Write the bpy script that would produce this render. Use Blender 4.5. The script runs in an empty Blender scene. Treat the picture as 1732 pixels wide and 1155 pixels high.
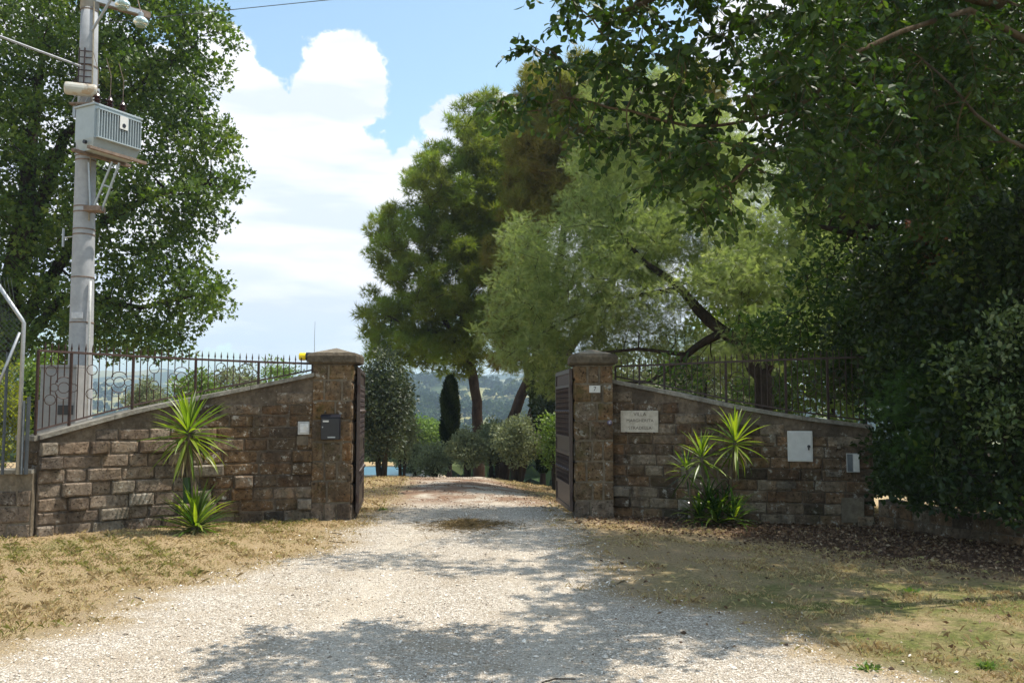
import bpy, math, random
import numpy as np
from mathutils import Vector, Matrix, noise as mnoise

random.seed(7)
rng = np.random.default_rng(11)
R = math.radians
S = bpy.context.scene
COL = S.collection

# ------------------------------------------------------------------ camera
FPX = 1500.0                      # focal length in photo pixels (photo 1732 wide)
EYE = 1.6
PITCH = math.atan(114.0 / FPX)
cam_d = bpy.data.cameras.new('camera')
cam = bpy.data.objects.new('camera', cam_d)
COL.objects.link(cam)
cam_d.sensor_width = 36.0
cam_d.lens = 36.0 * FPX / 1732.0
cam_d.clip_start = 0.1
cam_d.clip_end = 9000
cam.location = (0, 0, EYE)
cam.rotation_euler = (R(90) + PITCH, 0, 0)
S.camera = cam

# ------------------------------------------------------------------ sun + exposure
SUN_EL = R(65.0)
SUN_AZ = R(14.0)                  # from +X towards +Y
sd = Vector((math.cos(SUN_EL) * math.cos(SUN_AZ), math.cos(SUN_EL) * math.sin(SUN_AZ), math.sin(SUN_EL)))
sun_d = bpy.data.lights.new('sun', 'SUN')
sun = bpy.data.objects.new('sun', sun_d)
COL.objects.link(sun)
sun_d.energy = 5.0
sun_d.angle = R(0.53)
sun_d.color = (1.0, 0.935, 0.83)
sun.rotation_euler = (-sd).to_track_quat('-Z', 'Y').to_euler()
S.view_settings.view_transform = 'Standard'
S.view_settings.look = 'None'
S.view_settings.gamma = 1
S.view_settings.use_curve_mapping = False
S.view_settings.exposure = 0.45


def ray(px, py):
    a = (px - 866.0) / FPX
    b = (577.5 - py) / FPX
    c, s = math.cos(PITCH), math.sin(PITCH)
    return Vector((a, c - b * s, s + b * c))


def W(px, py, D):                 # world point seen at photo pixel px,py at distance y = D
    d = ray(px, py)
    return Vector((0, 0, EYE)) + d * (D / d.y)


# ------------------------------------------------------------------ world: sky + clouds
def build_world():
    w = bpy.data.worlds.new('World')
    S.world = w
    w.use_nodes = True
    nt = w.node_tree
    nt.nodes.clear()
    N = nt.nodes.new
    L = nt.links.new
    out = N('ShaderNodeOutputWorld')
    bg = N('ShaderNodeBackground')
    bg.inputs['Strength'].default_value = 0.10
    sky = N('ShaderNodeTexSky')
    sky.sky_type = 'NISHITA'
    sky.sun_disc = False
    sky.sun_elevation = SUN_EL
    sky.sun_rotation = R(90) - SUN_AZ
    sky.air_density = 1.0
    sky.dust_density = 1.2
    sky.ozone_density = 1.2
    tc = N('ShaderNodeTexCoord')
    nz = N('ShaderNodeTexNoise')
    nz.inputs['Scale'].default_value = 8.0
    nz.inputs['Detail'].default_value = 7
    nz.inputs['Roughness'].default_value = 0.62
    L(tc.outputs['Generated'], nz.inputs['Vector'])

    def math_(op, a, b=None, c=None):
        m = N('ShaderNodeMath')
        m.operation = op
        for i, v in enumerate((a, b, c)):
            if v is None:
                continue
            if isinstance(v, (int, float)):
                m.inputs[i].default_value = v
            else:
                L(v, m.inputs[i])
        return m.outputs[0]
    disp = math_('MULTIPLY_ADD', nz.outputs['Fac'], 0.16, -0.08)
    blobs = [(585, 160, 62), (612, 200, 38), (545, 205, 42), (565, 320, 135), (450, 300, 95), (705, 310, 84),
             (760, 222, 50), (425, 155, 34), (365, 110, 60), (330, 50, 45), (500, 460, 165), (370, 430, 150),
             (640, 470, 150), (830, 330, 150), (180, 300, 230), (20, 150, 150), (1000, 380, 230), (1330, 90, 120),
             (1300, 330, 220), (1600, 280, 240), (1650, 60, 90), (-300, 380, 230), (2100, 380, 300), (-650, 200, 260)]
    acc = None
    for (px, py, r) in blobs:
        d = ray(px, py).normalized()
        vm = N('ShaderNodeVectorMath')
        vm.operation = 'DISTANCE'
        L(tc.outputs['Generated'], vm.inputs[0])
        vm.inputs[1].default_value = d
        e = math_('SUBTRACT', r / FPX, vm.outputs['Value'])
        acc = e if acc is None else math_('MAXIMUM', acc, e)
    # the same kind of clouds in the rest of the sky
    n2 = N('ShaderNodeTexNoise')
    n2.inputs['Scale'].default_value = 2.6
    n2.inputs['Detail'].default_value = 3
    L(tc.outputs['Generated'], n2.inputs['Vector'])
    sep = N('ShaderNodeSeparateXYZ')
    L(tc.outputs['Generated'], sep.inputs[0])
    # only behind and beside the camera (y small)
    yb = math_('MULTIPLY_ADD', sep.outputs['Y'], -0.7, 0.28)
    yb = math_('MINIMUM', yb, 0.10)
    g = math_('MULTIPLY_ADD', n2.outputs['Fac'], 1.0, -0.66)
    g = math_('ADD', g, yb)
    acc = math_('MAXIMUM', acc, g)
    e = math_('ADD', acc, disp)
    mr = N('ShaderNodeMapRange')
    mr.interpolation_type = 'SMOOTHSTEP'
    mr.inputs['From Min'].default_value = -0.003
    mr.inputs['From Max'].default_value = 0.005
    L(e, mr.inputs['Value'])
    # shading of clouds: soft grey flat bases, stretched sideways
    mp = N('ShaderNodeMapping')
    mp.inputs['Scale'].default_value = (3.0, 3.0, 15.0)
    L(tc.outputs['Generated'], mp.inputs['Vector'])
    n3 = N('ShaderNodeTexNoise')
    n3.inputs['Scale'].default_value = 1.6
    n3.inputs['Detail'].default_value = 4
    L(mp.outputs['Vector'], n3.inputs['Vector'])
    cr = N('ShaderNodeValToRGB')
    cr.color_ramp.elements[0].position = 0.40
    cr.color_ramp.elements[0].color = (6.7, 7.3, 8.3, 1)
    cr.color_ramp.elements[1].position = 0.57
    cr.color_ramp.elements[1].color = (9.0, 9.05, 9.2, 1)
    L(n3.outputs['Fac'], cr.inputs['Fac'])
    # thinning towards the horizon (pale bluish veil)
    mz = N('ShaderNodeMapRange')
    mz.inputs['From Min'].default_value = 0.02
    mz.inputs['From Max'].default_value = 0.11
    mz.inputs['To Min'].default_value = 0.55
    mz.inputs['To Max'].default_value = 1.0
    L(sep.outputs['Z'], mz.inputs['Value'])
    fac = math_('MULTIPLY', mr.outputs['Result'], mz.outputs['Result'])
    gain = N('ShaderNodeVectorMath')
    gain.operation = 'MULTIPLY'
    L(sky.outputs['Color'], gain.inputs[0])
    gain.inputs[1].default_value = (1.95, 2.05, 1.80)
    mix = N('ShaderNodeMix')
    mix.data_type = 'RGBA'
    L(fac, mix.inputs['Factor'])
    L(gain.outputs[0], mix.inputs[6])
    L(cr.outputs['Color'], mix.inputs[7])
    L(mix.outputs[2], bg.inputs['Color'])
    L(bg.outputs[0], out.inputs['Surface'])


build_world()

# ------------------------------------------------------------------ material helpers
class MT:
    def __init__(self, name):
        self.m = bpy.data.materials.new(name)
        self.m.use_nodes = True
        self.nt = self.m.node_tree
        self.nt.nodes.clear()
        self.out = self.nt.nodes.new('ShaderNodeOutputMaterial')
        self.pos = None

    def n(self, t, **k):
        nd = self.nt.nodes.new(t)
        for a, v in k.items():
            if hasattr(nd, a) and a not in ('Scale',):
                setattr(nd, a, v)
            else:
                nd.inputs[a].default_value = v
        return nd

    def l(self, a, b):
        self.nt.links.new(a, b)

    def P(self):
        if self.pos is None:
            self.pos = self.n('ShaderNodeNewGeometry').outputs['Position']
        return self.pos

    def noise(self, scale, detail=4, rough=0.6, stretch=None, vec=None):
        nd = self.n('ShaderNodeTexNoise')
        nd.inputs['Scale'].default_value = scale
        nd.inputs['Detail'].default_value = detail
        nd.inputs['Roughness'].default_value = rough
        v = vec or self.P()
        if stretch:
            mp = self.n('ShaderNodeMapping')
            mp.inputs['Scale'].default_value = stretch
            self.l(v, mp.inputs['Vector'])
            v = mp.outputs['Vector']
        self.l(v, nd.inputs['Vector'])
        return nd.outputs['Fac']

    def vor(self, scale, feature='F1', out='Distance'):
        nd = self.n('ShaderNodeTexVoronoi')
        nd.feature = feature
        nd.inputs['Scale'].default_value = scale
        self.l(self.P(), nd.inputs['Vector'])
        return nd.outputs[out]

    def rng(self, v, a, b, c=0.0, d=1.0):
        nd = self.n('ShaderNodeMapRange')
        nd.inputs['From Min'].default_value = a
        nd.inputs['From Max'].default_value = b
        nd.inputs['To Min'].default_value = c
        nd.inputs['To Max'].default_value = d
        self.l(v, nd.inputs['Value'])
        return nd.outputs['Result']

    def ma(self, op, a, b=None):
        nd = self.n('ShaderNodeMath')
        nd.operation = op
        for i, v in enumerate((a, b)):
            if v is None:
                continue
            if isinstance(v, (int, float)):
                nd.inputs[i].default_value = v
            else:
                self.l(v, nd.inputs[i])
        return nd.outputs[0]

    def ramp(self, v, stops):
        nd = self.n('ShaderNodeValToRGB')
        el = nd.color_ramp.elements
        while len(el) < len(stops):
            el.new(0.5)
        for e, (p, c) in zip(el, stops):
            e.position = p
            e.color = (*c, 1)
        self.l(v, nd.inputs['Fac'])
        return nd.outputs['Color']

    def mix(self, f, a, b, mode='MIX'):
        nd = self.n('ShaderNodeMix')
        nd.data_type = 'RGBA'
        nd.blend_type = mode
        for i, v in ((0, f), (6, a), (7, b)):
            if isinstance(v, (int, float)):
                nd.inputs[i].default_value = v
            elif isinstance(v, tuple):
                nd.inputs[i].default_value = (*v, 1)
            else:
                self.l(v, nd.inputs[i])
        return nd.outputs[2]

    def attr(self, name, out='Fac'):
        nd = self.n('ShaderNodeAttribute')
        nd.attribute_name = name
        return nd.outputs[out]

    def orand(self):
        return self.n('ShaderNodeObjectInfo').outputs['Random']

    def bump(self, h, strength=0.5, dist=0.01):
        nd = self.n('ShaderNodeBump')
        nd.inputs['Strength'].default_value = strength
        nd.inputs['Distance'].default_value = dist
        self.l(h, nd.inputs['Height'])
        return nd.outputs['Normal']

    def bsdf(self, color, rough=0.8, spec=0.3, normal=None, metal=0.0, **k):
        nd = self.n('ShaderNodeBsdfPrincipled')
        for key, v in (('Base Color', color), ('Roughness', rough), ('Specular IOR Level', spec), ('Metallic', metal)):
            if isinstance(v, tuple):
                nd.inputs[key].default_value = (*v, 1)
            elif isinstance(v, (int, float)):
                nd.inputs[key].default_value = v
            else:
                self.l(v, nd.inputs[key])
        for key, v in k.items():
            nd.inputs[key].default_value = v
        if normal is not None:
            self.l(normal, nd.inputs['Normal'])
        return nd.outputs[0]

    def end(self, sh):
        self.l(sh, self.out.inputs['Surface'])
        return self.m


def leaf_mat(name, stops, trans=0.35, tcol=1.5, rough=0.45, spec=0.35, tint=(1.0, 1.15, 0.35)):
    t = MT(name)
    c = t.ramp(t.attr('rnd'), stops)
    p = t.bsdf(c, rough, spec)
    tr = t.n('ShaderNodeBsdfTranslucent')
    tc = t.mix(1.0, c, tuple(x * tcol for x in tint), 'MULTIPLY')
    t.l(tc, tr.inputs['Color'])
    mx = t.n('ShaderNodeMixShader')
    mx.inputs[0].default_value = trans
    t.l(p, mx.inputs[1])
    t.l(tr.outputs[0], mx.inputs[2])
    return t.end(mx.outputs[0])


def simple_mat(name, col, rough=0.6, spec=0.4, metal=0.0, nscale=14, var=0.25, bump=0.15):
    t = MT(name)
    n = t.noise(nscale, 5, 0.65)
    lo = tuple(max(0, c * (1 - var)) for c in col)
    hi = tuple(c * (1 + var) for c in col)
    c = t.ramp(n, [(0.3, lo), (0.7, hi)])
    return t.end(t.bsdf(c, rough, spec, t.bump(t.noise(nscale * 6, 3), bump, 0.004), metal))


# ------------------------------------------------------------------ mesh helpers
def mesh_np(name, V, F, mat=None, smooth=False, attrs=None):
    """V (n,3); F (m,3) or (m,4) int array"""
    V = np.ascontiguousarray(V, dtype=np.float32)
    F = np.ascontiguousarray(F, dtype=np.int32)
    m = bpy.data.meshes.new(name)
    k = F.shape[1]
    m.vertices.add(len(V))
    m.vertices.foreach_set('co', V.ravel())
    m.loops.add(F.size)
    m.loops.foreach_set('vertex_index', F.ravel())
    m.polygons.add(len(F))
    m.polygons.foreach_set('loop_start', np.arange(0, F.size, k, dtype=np.int32))
    m.polygons.foreach_set('loop_total', np.full(len(F), k, dtype=np.int32))
    m.polygons.foreach_set('use_smooth', np.full(len(F), smooth, dtype=bool))
    m.update(calc_edges=True)
    if attrs:
        for an, av in attrs.items():
            av = np.asarray(av, dtype=np.float32)
            if av.ndim == 1:
                a = m.attributes.new(an, 'FLOAT', 'POINT')
                a.data.foreach_set('value', av)
            else:
                a = m.attributes.new(an, 'FLOAT_VECTOR', 'POINT')
                a.data.foreach_set('vector', av.ravel())
    if mat:
        m.materials.append(mat)
    return m


class MB:
    """collects polygons of mixed size into one mesh"""
    def __init__(self):
        self.v = []
        self.f = []

    def add(self, V, F):
        o = len(self.v)
        self.v += [tuple(p) for p in V]
        self.f += [tuple(i + o for i in f) for f in F]
        return self

    def box(self, c, s, rot=None):
        c = Vector(c)
        P = []
        for dx in (-.5, .5):
            for dy in (-.5, .5):
                for dz in (-.5, .5):
                    p = Vector((dx * s[0], dy * s[1], dz * s[2]))
                    if rot is not None:
                        p = rot @ p
                    P.append(c + p)
        return self.add(P, [(0, 1, 3, 2), (4, 6, 7, 5), (0, 4, 5, 1), (2, 3, 7, 6), (0, 2, 6, 4), (1, 5, 7, 3)])

    def tube(self, pts, rad, n=8, cap=True):
        V, F = tube(pts, rad, n, cap)
        return self.add(V, F)

    def ring(self, c, R_, r, ax, n=14, m=4):
        # torus around axis ax
        ax = Vector(ax).normalized()
        u = ax.cross(Vector((0, 0, 1)))
        if u.length < 1e-3:
            u = Vector((1, 0, 0))
        u.normalize()
        v = ax.cross(u)
        P = []
        for i in range(n):
            a = 2 * math.pi * i / n
            d = u * math.cos(a) + v * math.sin(a)
            for j in range(m):
                b = 2 * math.pi * j / m + 0.78
                P.append(Vector(c) + d * (R_ + r * math.cos(b)) + ax * (r * math.sin(b)))
        F = [(i * m + j, ((i + 1) % n) * m + j, ((i + 1) % n) * m + (j + 1) % m, i * m + (j + 1) % m)
             for i in range(n) for j in range(m)]
        return self.add(P, F)

    def lathe(self, c, prof, n=14, rot=None):
        P, F = [], []
        for (r, z) in prof:
            for i in range(n):
                a = 2 * math.pi * i / n
                p = Vector((r * math.cos(a), r * math.sin(a), z))
                if rot is not None:
                    p = rot @ p
                P.append(Vector(c) + p)
        for k in range(len(prof) - 1):
            for i in range(n):
                F.append((k * n + i, k * n + (i + 1) % n, (k + 1) * n + (i + 1) % n, (k + 1) * n + i))
        F.append(tuple(range(n))[::-1])
        F.append(tuple((len(prof) - 1) * n + i for i in range(n)))
        return self.add(P, F)

    def mesh(self, name, mat=None, smooth=False, bevel=0.0):
        m = bpy.data.meshes.new(name)
        m.from_pydata([tuple(p) for p in self.v], [], self.f)
        if mat:
            m.materials.append(mat)
        if bevel:
            import bmesh
            bm = bmesh.new()
            bm.from_mesh(m)
            bmesh.ops.recalc_face_normals(bm, faces=bm.faces)
            bmesh.ops.bevel(bm, geom=bm.edges[:], offset=bevel, segments=1, affect='EDGES')
            bm.to_mesh(m)
            bm.free()
        if smooth:
            for p in m.polygons:
                p.use_smooth = True
        m.update()
        return m

    def obj(self, name, mat, parent=None, smooth=False, bevel=0.0, **k):
        return add_obj(name, self.mesh(name, mat, smooth, bevel), parent, **k)


def tube(pts, rad, n=8, cap=True):
    pts = [Vector(p) for p in pts]
    if not hasattr(rad, '__len__'):
        rad = [rad] * len(pts)
    V, F = [], []
    up = None
    for i, p in enumerate(pts):
        a = pts[max(0, i - 1)]
        b = pts[min(len(pts) - 1, i + 1)]
        t = (b - a)
        if t.length < 1e-9:
            t = Vector((0, 0, 1))
        t.normalize()
        if up is None:
            up = t.orthogonal().normalized()
        up = (up - t * up.dot(t))
        if up.length < 1e-6:
            up = t.orthogonal()
        up.normalize()
        s = t.cross(up)
        for j in range(n):
            ang = 2 * math.pi * j / n
            V.append(p + (up * math.cos(ang) + s * math.sin(ang)) * rad[i])
    for i in range(len(pts) - 1):
        for j in range(n):
            F.append((i * n + j, i * n + (j + 1) % n, (i + 1) * n + (j + 1) % n, (i + 1) * n + j))
    if cap:
        F.append(tuple(range(n))[::-1])
        F.append(tuple((len(pts) - 1) * n + j for j in range(n)))
    return V, F


def add_obj(name, data, parent=None, loc=None, label=None, cat=None, group=None, kind=None):
    o = bpy.data.objects.new(name, data)
    COL.objects.link(o)
    if loc is not None:
        o.location = loc
    if parent is not None:
        o.parent = parent
    if label:
        o['label'] = label
    if cat:
        o['category'] = cat
    if group:
        o['group'] = group
    if kind:
        o['kind'] = kind
    return o


def thing(name, label, cat, loc=(0, 0, 0), group=None, rz=0.0):
    o = add_obj(name, None, None, loc, label, cat, group)
    o.rotation_euler = (0, 0, rz)
    return o


def rand_rots(n, dirs=None, spread=1.0):
    """random rotation matrices (n,3,3): columns x,y,z; y = leaf length direction"""
    if dirs is None:
        y = rng.normal(size=(n, 3))
    else:
        y = dirs + rng.normal(size=(n, 3)) * spread
    y /= np.linalg.norm(y, axis=1)[:, None] + 1e-9
    a = rng.normal(size=(n, 3))
    x = np.cross(y, a)
    x /= np.linalg.norm(x, axis=1)[:, None] + 1e-9
    z = np.cross(x, y)
    return np.stack([x, y, z], axis=2)


def inst_np(tv, tf, pos, rots, sc):
    n, k = len(pos), len(tv)
    sc = np.broadcast_to(np.asarray(sc, dtype=float), (n,))
    V = np.einsum('nij,kj->nki', rots, tv) * sc[:, None, None] + pos[:, None, :]
    F = tf[None, :, :] + (np.arange(n) * k)[:, None, None]
    return V.reshape(-1, 3), F.reshape(-1, tf.shape[1])


# ------------------------------------------------------------------ terrain
_ty = np.array([-200, 13.3, 18, 22, 26, 30, 34, 38.3, 60, 100, 200, 320, 500, 800, 1000, 1300, 2000, 2600, 4000.])
_tz = np.array([0, 0, -.054, -.185, -.395, -.683, -1.05, -1.53, -4.2, -9, -20, -25, -16, 8, 22, 4, 62, 50, 20.])


def terr(x, y):
    x = np.asarray(x, dtype=float)
    y = np.asarray(y, dtype=float)
    t = np.clip(y - 13.3, 0, 25)
    z = np.where(y < 38.3, -0.00245 * t * t, np.interp(y, _ty, _tz))
    # pool terrace, left
    k = np.clip((-x - 2.6) / 1.6, 0, 1) * np.clip((y - 27) / 5, 0, 1) * np.clip((48 - y) / 5, 0, 1)
    z = z * (1 - k) + (-0.97) * k
    z = z - .15 * np.clip(x + 1.0, 0, 6) * np.clip((y - 15) / 6, 0, 1) * np.clip((60 - y) / 20, 0, 1)
    # gentle swell
    z = z + 0.02 * np.sin(x * 0.9 + 1.3) * np.sin(y * 0.7) * np.clip((y - 4) / 3, 0, 1)
    far = np.clip((y - 250) / 500, 0, 1)
    z = z + far * (12 * np.sin(x * 0.006 + 1.0) + 7 * np.sin(x * 0.017 + y * 0.004) + 3 * np.sin(x * .05 + y * .03)
                   - 0.020 * x * np.clip((y - 400) / 600, 0, 1))
    mid = np.clip((y - 40) / 60, 0, 1)
    z = z + mid * 1.2 * np.sin(x * 0.05 + y * 0.03)
    # ground rises a little against the retaining wall at right
    rr = np.clip((x - 4.6) / 1.2, 0, 1) * np.clip((12.6 - y) / 1.0, 0, 1) * np.clip((y - 3) / 3, 0, 1)
    return z + 0.05 * rr


def T(x, y):
    return float(terr(x, y))


def drive_edges(y):
    yl = np.array([-8, 3, 5.87, 7.1, 8.9, 10, 11.5, 13.2, 16, 20, 25, 30, 40, 60, 110])
    xl = np.array([-4.5, -3.9, -3.4, -3.15, -2.8, -2.15, -2.2, -2.1, -2.0, -2.3, -2.8, -3.3, -4.4, -6.4, -12])
    yr = np.array([-8, 3, 5.2, 5.9, 7.1, 7.8, 10, 13.4, 16, 20, 25, 30, 40, 60, 110])
    xr = np.array([4.4, 3.4, 2.6, 2.2, 1.7, 1.05, .98, .75, .6, .35, -.3, -.8, -1.8, -3.6, -9])
    w = 0.10 * np.sin(y * 3.1) + 0.07 * np.sin(y * 7.7 + 1) + .05 * np.sin(y * 17)
    w = w * np.clip((14 - np.abs(y - 0)) / 6 + .6, .4, 1)
    return np.interp(y, yl, xl) + w, np.interp(y, yr, xr) + 0.09 * np.sin(y * 2.7 + 2) + .06 * np.sin(y * 8.3)


def axis(*segs):
    a = []
    for (s, e, n) in segs:
        a.append(np.linspace(s, e, n, endpoint=False))
    a.append([segs[-1][1]])
    return np.concatenate(a)


def grid_mesh(name, xs, ys, mat, zoff=0.0, attrs=None):
    X, Y = np.meshgrid(xs, ys)
    Z = terr(X, Y) + zoff
    V = np.stack([X, Y, Z], -1).reshape(-1, 3)
    nx, ny = len(xs), len(ys)
    i = np.arange(nx - 1)[None, :] + nx * np.arange(ny - 1)[:, None]
    F = np.stack([i, i + 1, i + 1 + nx, i + nx], -1).reshape(-1, 4)
    return mesh_np(name, V, F, mat, True, attrs(V) if attrs else None)


def zone(V):
    x, y = V[:, 0], V[:, 1]
    el, er = drive_edges(y)
    # leaf litter along and below the right wall
    front = np.interp(x, [0.9, 2.0, 3.2, 4.0, 5.5, 8], [12.9, 11.8, 10.6, 9.0, 7.9, 6.6])
    litter = np.clip((y - front) / 2.6 + .35 + .25 * np.sin(x * 3 + y * 2), 0, 1) * np.clip((x - .9) / .8, 0, 1) * np.clip((14.5 - y) / 1, 0, 1)
    litter = np.maximum(litter, .8 * np.clip((y - 15.) / 1, 0, 1) * np.clip((27 - y) / 2, 0, 1) * np.clip((3.5 + x) / 2, 0, 1))
    green = np.clip((x - .9) / 1.5, 0, 1) * np.clip((9.8 - y) / 2, 0, 1) * (1 - litter)
    green = np.maximum(green, np.clip((y - 45) / 20, 0, 1))
    d = np.minimum(np.abs(x - el), np.abs(x - er))
    inside = (x > el) & (x < er)
    dust = np.where(inside, 1, np.clip(1 - d / 0.55, 0, 1)) * (y < 60)
    return {'zone': np.stack([litter, green, dust], -1)}


def ground_mat():
    t = MT('dry_ground')
    z = t.n('ShaderNodeSeparateXYZ')
    t.l(t.attr('zone', 'Vector'), z.inputs[0])
    big = t.noise(0.9, 5, .6)
    fine = t.noise(26, 5, .75)
    straw = t.ramp(fine, [(0.28, (.14, .10, .055)), (.5, (.36, .27, .145)), (.72, (.58, .46, .27))])
    tan = t.ramp(t.noise(60, 3, .7), [(0.3, (.24, .165, .09)), (.7, (.52, .39, .23))])
    c = t.mix(t.rng(big, .38, .62), straw, tan)
    grn = t.ramp(fine, [(0.3, (.05, .065, .018)), (.7, (.24, .25, .075))])
    gm = t.ma('MULTIPLY', t.rng(t.noise(1.7, 5, .65), .36, .58), z.outputs['Y'])
    c = t.mix(gm, c, grn)
    patch = t.rng(t.noise(.8, 4, .6), .58, .68, 0, .5)
    c = t.mix(patch, c, grn)
    lit = t.ramp(t.vor(55, out='Distance'), [(0.0, (.20, .115, .068)), (.5, (.12, .070, .042)), (.9, (.05, .032, .02))])
    lm = t.rng(t.ma('ADD', z.outputs['X'], t.ma('MULTIPLY', t.noise(2.6, 6, .75), 1.5)), .9, 1.5)
    c = t.mix(lm, c, lit)
    dm = t.rng(t.ma('ADD', z.outputs['Z'], t.ma('MULTIPLY', t.noise(3.2, 6, .75), 1.1)), 1.0, 1.35, 0, .6)
    dust = t.ramp(t.noise(90, 2, .6), [(.3, (.24, .18, .115)), (.7, (.48, .39, .26))])
    c = t.mix(dm, c, dust)
    h = t.noise(45, 6, .8)
    return t.end(t.bsdf(c, .95, .1, t.bump(h, .9, .03)))


def drive_mat():
    t = MT('white_gravel')
    v = t.n('ShaderNodeTexVoronoi')
    v.inputs['Scale'].default_value = 66
    t.l(t.P(), v.inputs['Vector'])
    bw = t.n('ShaderNodeSeparateColor')
    t.l(v.outputs['Color'], bw.inputs[0])
    st = t.ramp(bw.outputs[0], [(0.0, (.25, .21, .165)), (.3, (.45, .385, .31)), (.75, (.64, .57, .48)), (1.0, (.82, .76, .67))])
    gap = t.rng(v.outputs['Distance'], .45, .8)
    c = t.mix(gap, st, (.30, .26, .20))
    soil = t.ramp(t.noise(30, 4, .7), [(.3, (.26, .20, .14)), (.7, (.50, .42, .31))])
    c = t.mix(t.rng(t.noise(1.1, 6, .7), .46, .66, 0, .75), c, soil)
    c = t.mix(t.rng(t.noise(5.0, 5, .7, stretch=(1, .4, 1)), .58, .72, 0, .5), c, (.36, .30, .22))
    # worn wheel lines keep paler fines
    rut = t.ma('MULTIPLY', t.attr('rut'), t.rng(t.noise(3.5, 5, .7), .32, .6))
    c = t.mix(rut, c, t.ramp(t.noise(34, 5, .7), [(.3, (.47, .40, .31)), (.7, (.72, .65, .54))]))
    e = t.attr('edge')
    em = t.rng(t.ma('ADD', e, t.ma('MULTIPLY', t.noise(4.5, 6, .75), .9)), .55, .95)
    c = t.mix(em, t.ramp(t.noise(40, 4), [(.3, (.22, .16, .09)), (.7, (.46, .36, .22))]), c)
    far = t.attr('red')
    rm = t.ma('MULTIPLY', far, t.rng(t.noise(1.6, 5, .7, stretch=(.7, .4, 1)), .40, .55))
    c = t.mix(rm, c, t.ramp(t.noise(60, 3), [(.3, (.17, .10, .065)), (.7, (.32, .21, .14))]))
    h = t.ma('SUBTRACT', t.noise(70, 3, .6), v.outputs['Distance'])
    return t.end(t.bsdf(c, .92, .15, t.bump(h, .8, .02)))


GM = ground_mat()
xs = axis((-1800, -300, 12), (-300, -60, 12), (-60, -14, 16), (-14, -7, 18), (-7, 9, 70), (9, 20, 16), (20, 60, 14), (60, 300, 12), (300, 1800, 12))
ys = axis((-60, 3, 18), (3, 15, 52), (15, 48, 66), (48, 70, 12))
add_obj('ground', grid_mesh('ground', xs, ys, GM, 0, zone), kind='structure')


def hill_mat():
    t = MT('wooded_hills')
    big = t.noise(.007, 4, .55)
    fld = t.ramp(t.noise(.05, 4), [(.3, (.16, .17, .06)), (.7, (.32, .29, .13))])
    wood = t.ramp(t.noise(.25, 5, .75), [(.3, (.018, .03, .012)), (.7, (.07, .10, .03))])
    c = t.mix(t.rng(big, .50, .54), wood, fld)
    return t.end(t.bsdf(c, .95, .1, t.bump(t.noise(.3, 4), 1, 2)))


HILLM = hill_mat()
ys2 = axis((70, 200, 14), (200, 1000, 50), (1000, 4000, 50))
xs2 = axis((-1800, -500, 40), (-500, 500, 60), (500, 1800, 30))
hm = grid_mesh('hills', xs2, ys2, HILLM, -0.02)
add_obj('hills', hm, kind='structure')

# drive sheet
dy = axis((-6, 5, 12), (5, 15, 110), (15, 42, 90), (42, 100, 20))
el, er = drive_edges(dy)
U = np.linspace(0, 1, 33)
DX = el[:, None] * (1 - U) + er[:, None] * U
jag = rng.normal(size=DX.shape) * 0.016
jag[:, 1:-1] *= .2
DX = DX + jag
DY = np.repeat(dy[:, None], 33, 1)
DZ = terr(DX, DY) + .010
V = np.stack([DX, DY, DZ], -1).reshape(-1, 3)
i = np.arange(32)[None, :] + 33 * np.arange(len(dy) - 1)[:, None]
F = np.stack([i, i + 1, i + 34, i + 33], -1).reshape(-1, 4)
wid = (er - el)[:, None]
edge = np.clip(np.minimum(U, 1 - U)[None, :] * wid / 0.85, 0, 1)
edge = np.where(DY > 15, np.clip(edge * 1.2, 0, 1), edge)
cen = np.interp(DY, [0, 6, 13, 30, 100], [-.2, -.45, -.68, -2.05, -10])
rut = np.exp(-((np.abs(DX - cen) - .72) / .24) ** 2) * .75
red = np.clip((DY - 14.5) / 1.5, 0, 1) * np.clip((27 - DY) / 3, 0, 1)
add_obj('gravel_drive', mesh_np('gravel_drive', V, F, drive_mat(), True, {'edge': edge.ravel(), 'red': red.ravel(), 'rut': rut.ravel()}), kind='structure')
# ------------------------------------------------------------------ masonry
def stone_variant(k, rough=0.05):
    """unit block, x,z in +-.5, y -0.5 (front) .. 0.5 back; front face uneven with worn arrises"""
    r = random.Random(k)
    nx, nz = 5, 4
    P, F = [], []
    for j in range(nz):
        for i in range(nx):
            u = (-.5, -.44, r.uniform(-.1, .1), .44, .5)[i]
            v = (-.5, -.37, .37, .5)[j]
            edge = i in (0, nx - 1) or j in (0, nz - 1)
            x = u + (r.uniform(-.012, .012) if edge else r.uniform(-.015, .015))
            z = v + (r.uniform(-.03, .03) if edge else r.uniform(-.035, .035))
            y = -.5 + (.07 + r.uniform(0, .09) if edge else r.uniform(-.05, .04))
            P.append((x, y, z))
    for j in range(nz - 1):
        for i in range(nx - 1):
            F.append((j * nx + i, j * nx + i + 1, (j + 1) * nx + i + 1, (j + 1) * nx + i))
    o = len(P)
    P += [(-.49, .5, -.49), (.49, .5, -.49), (.49, .5, .49), (-.49, .5, .49)]
    bot = [i for i in range(nx)]
    top = [(nz - 1) * nx + i for i in range(nx)]
    lef = [j * nx for j in range(nz)]
    rig = [j * nx + nx - 1 for j in range(nz)]
    F.append(tuple([o, o + 1] + bot[::-1]))
    F.append(tuple([o + 2, o + 3] + top))
    F.append(tuple([o + 3, o] + lef))
    F.append(tuple([o + 1, o + 2] + rig[::-1]))
    return P, F


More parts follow.
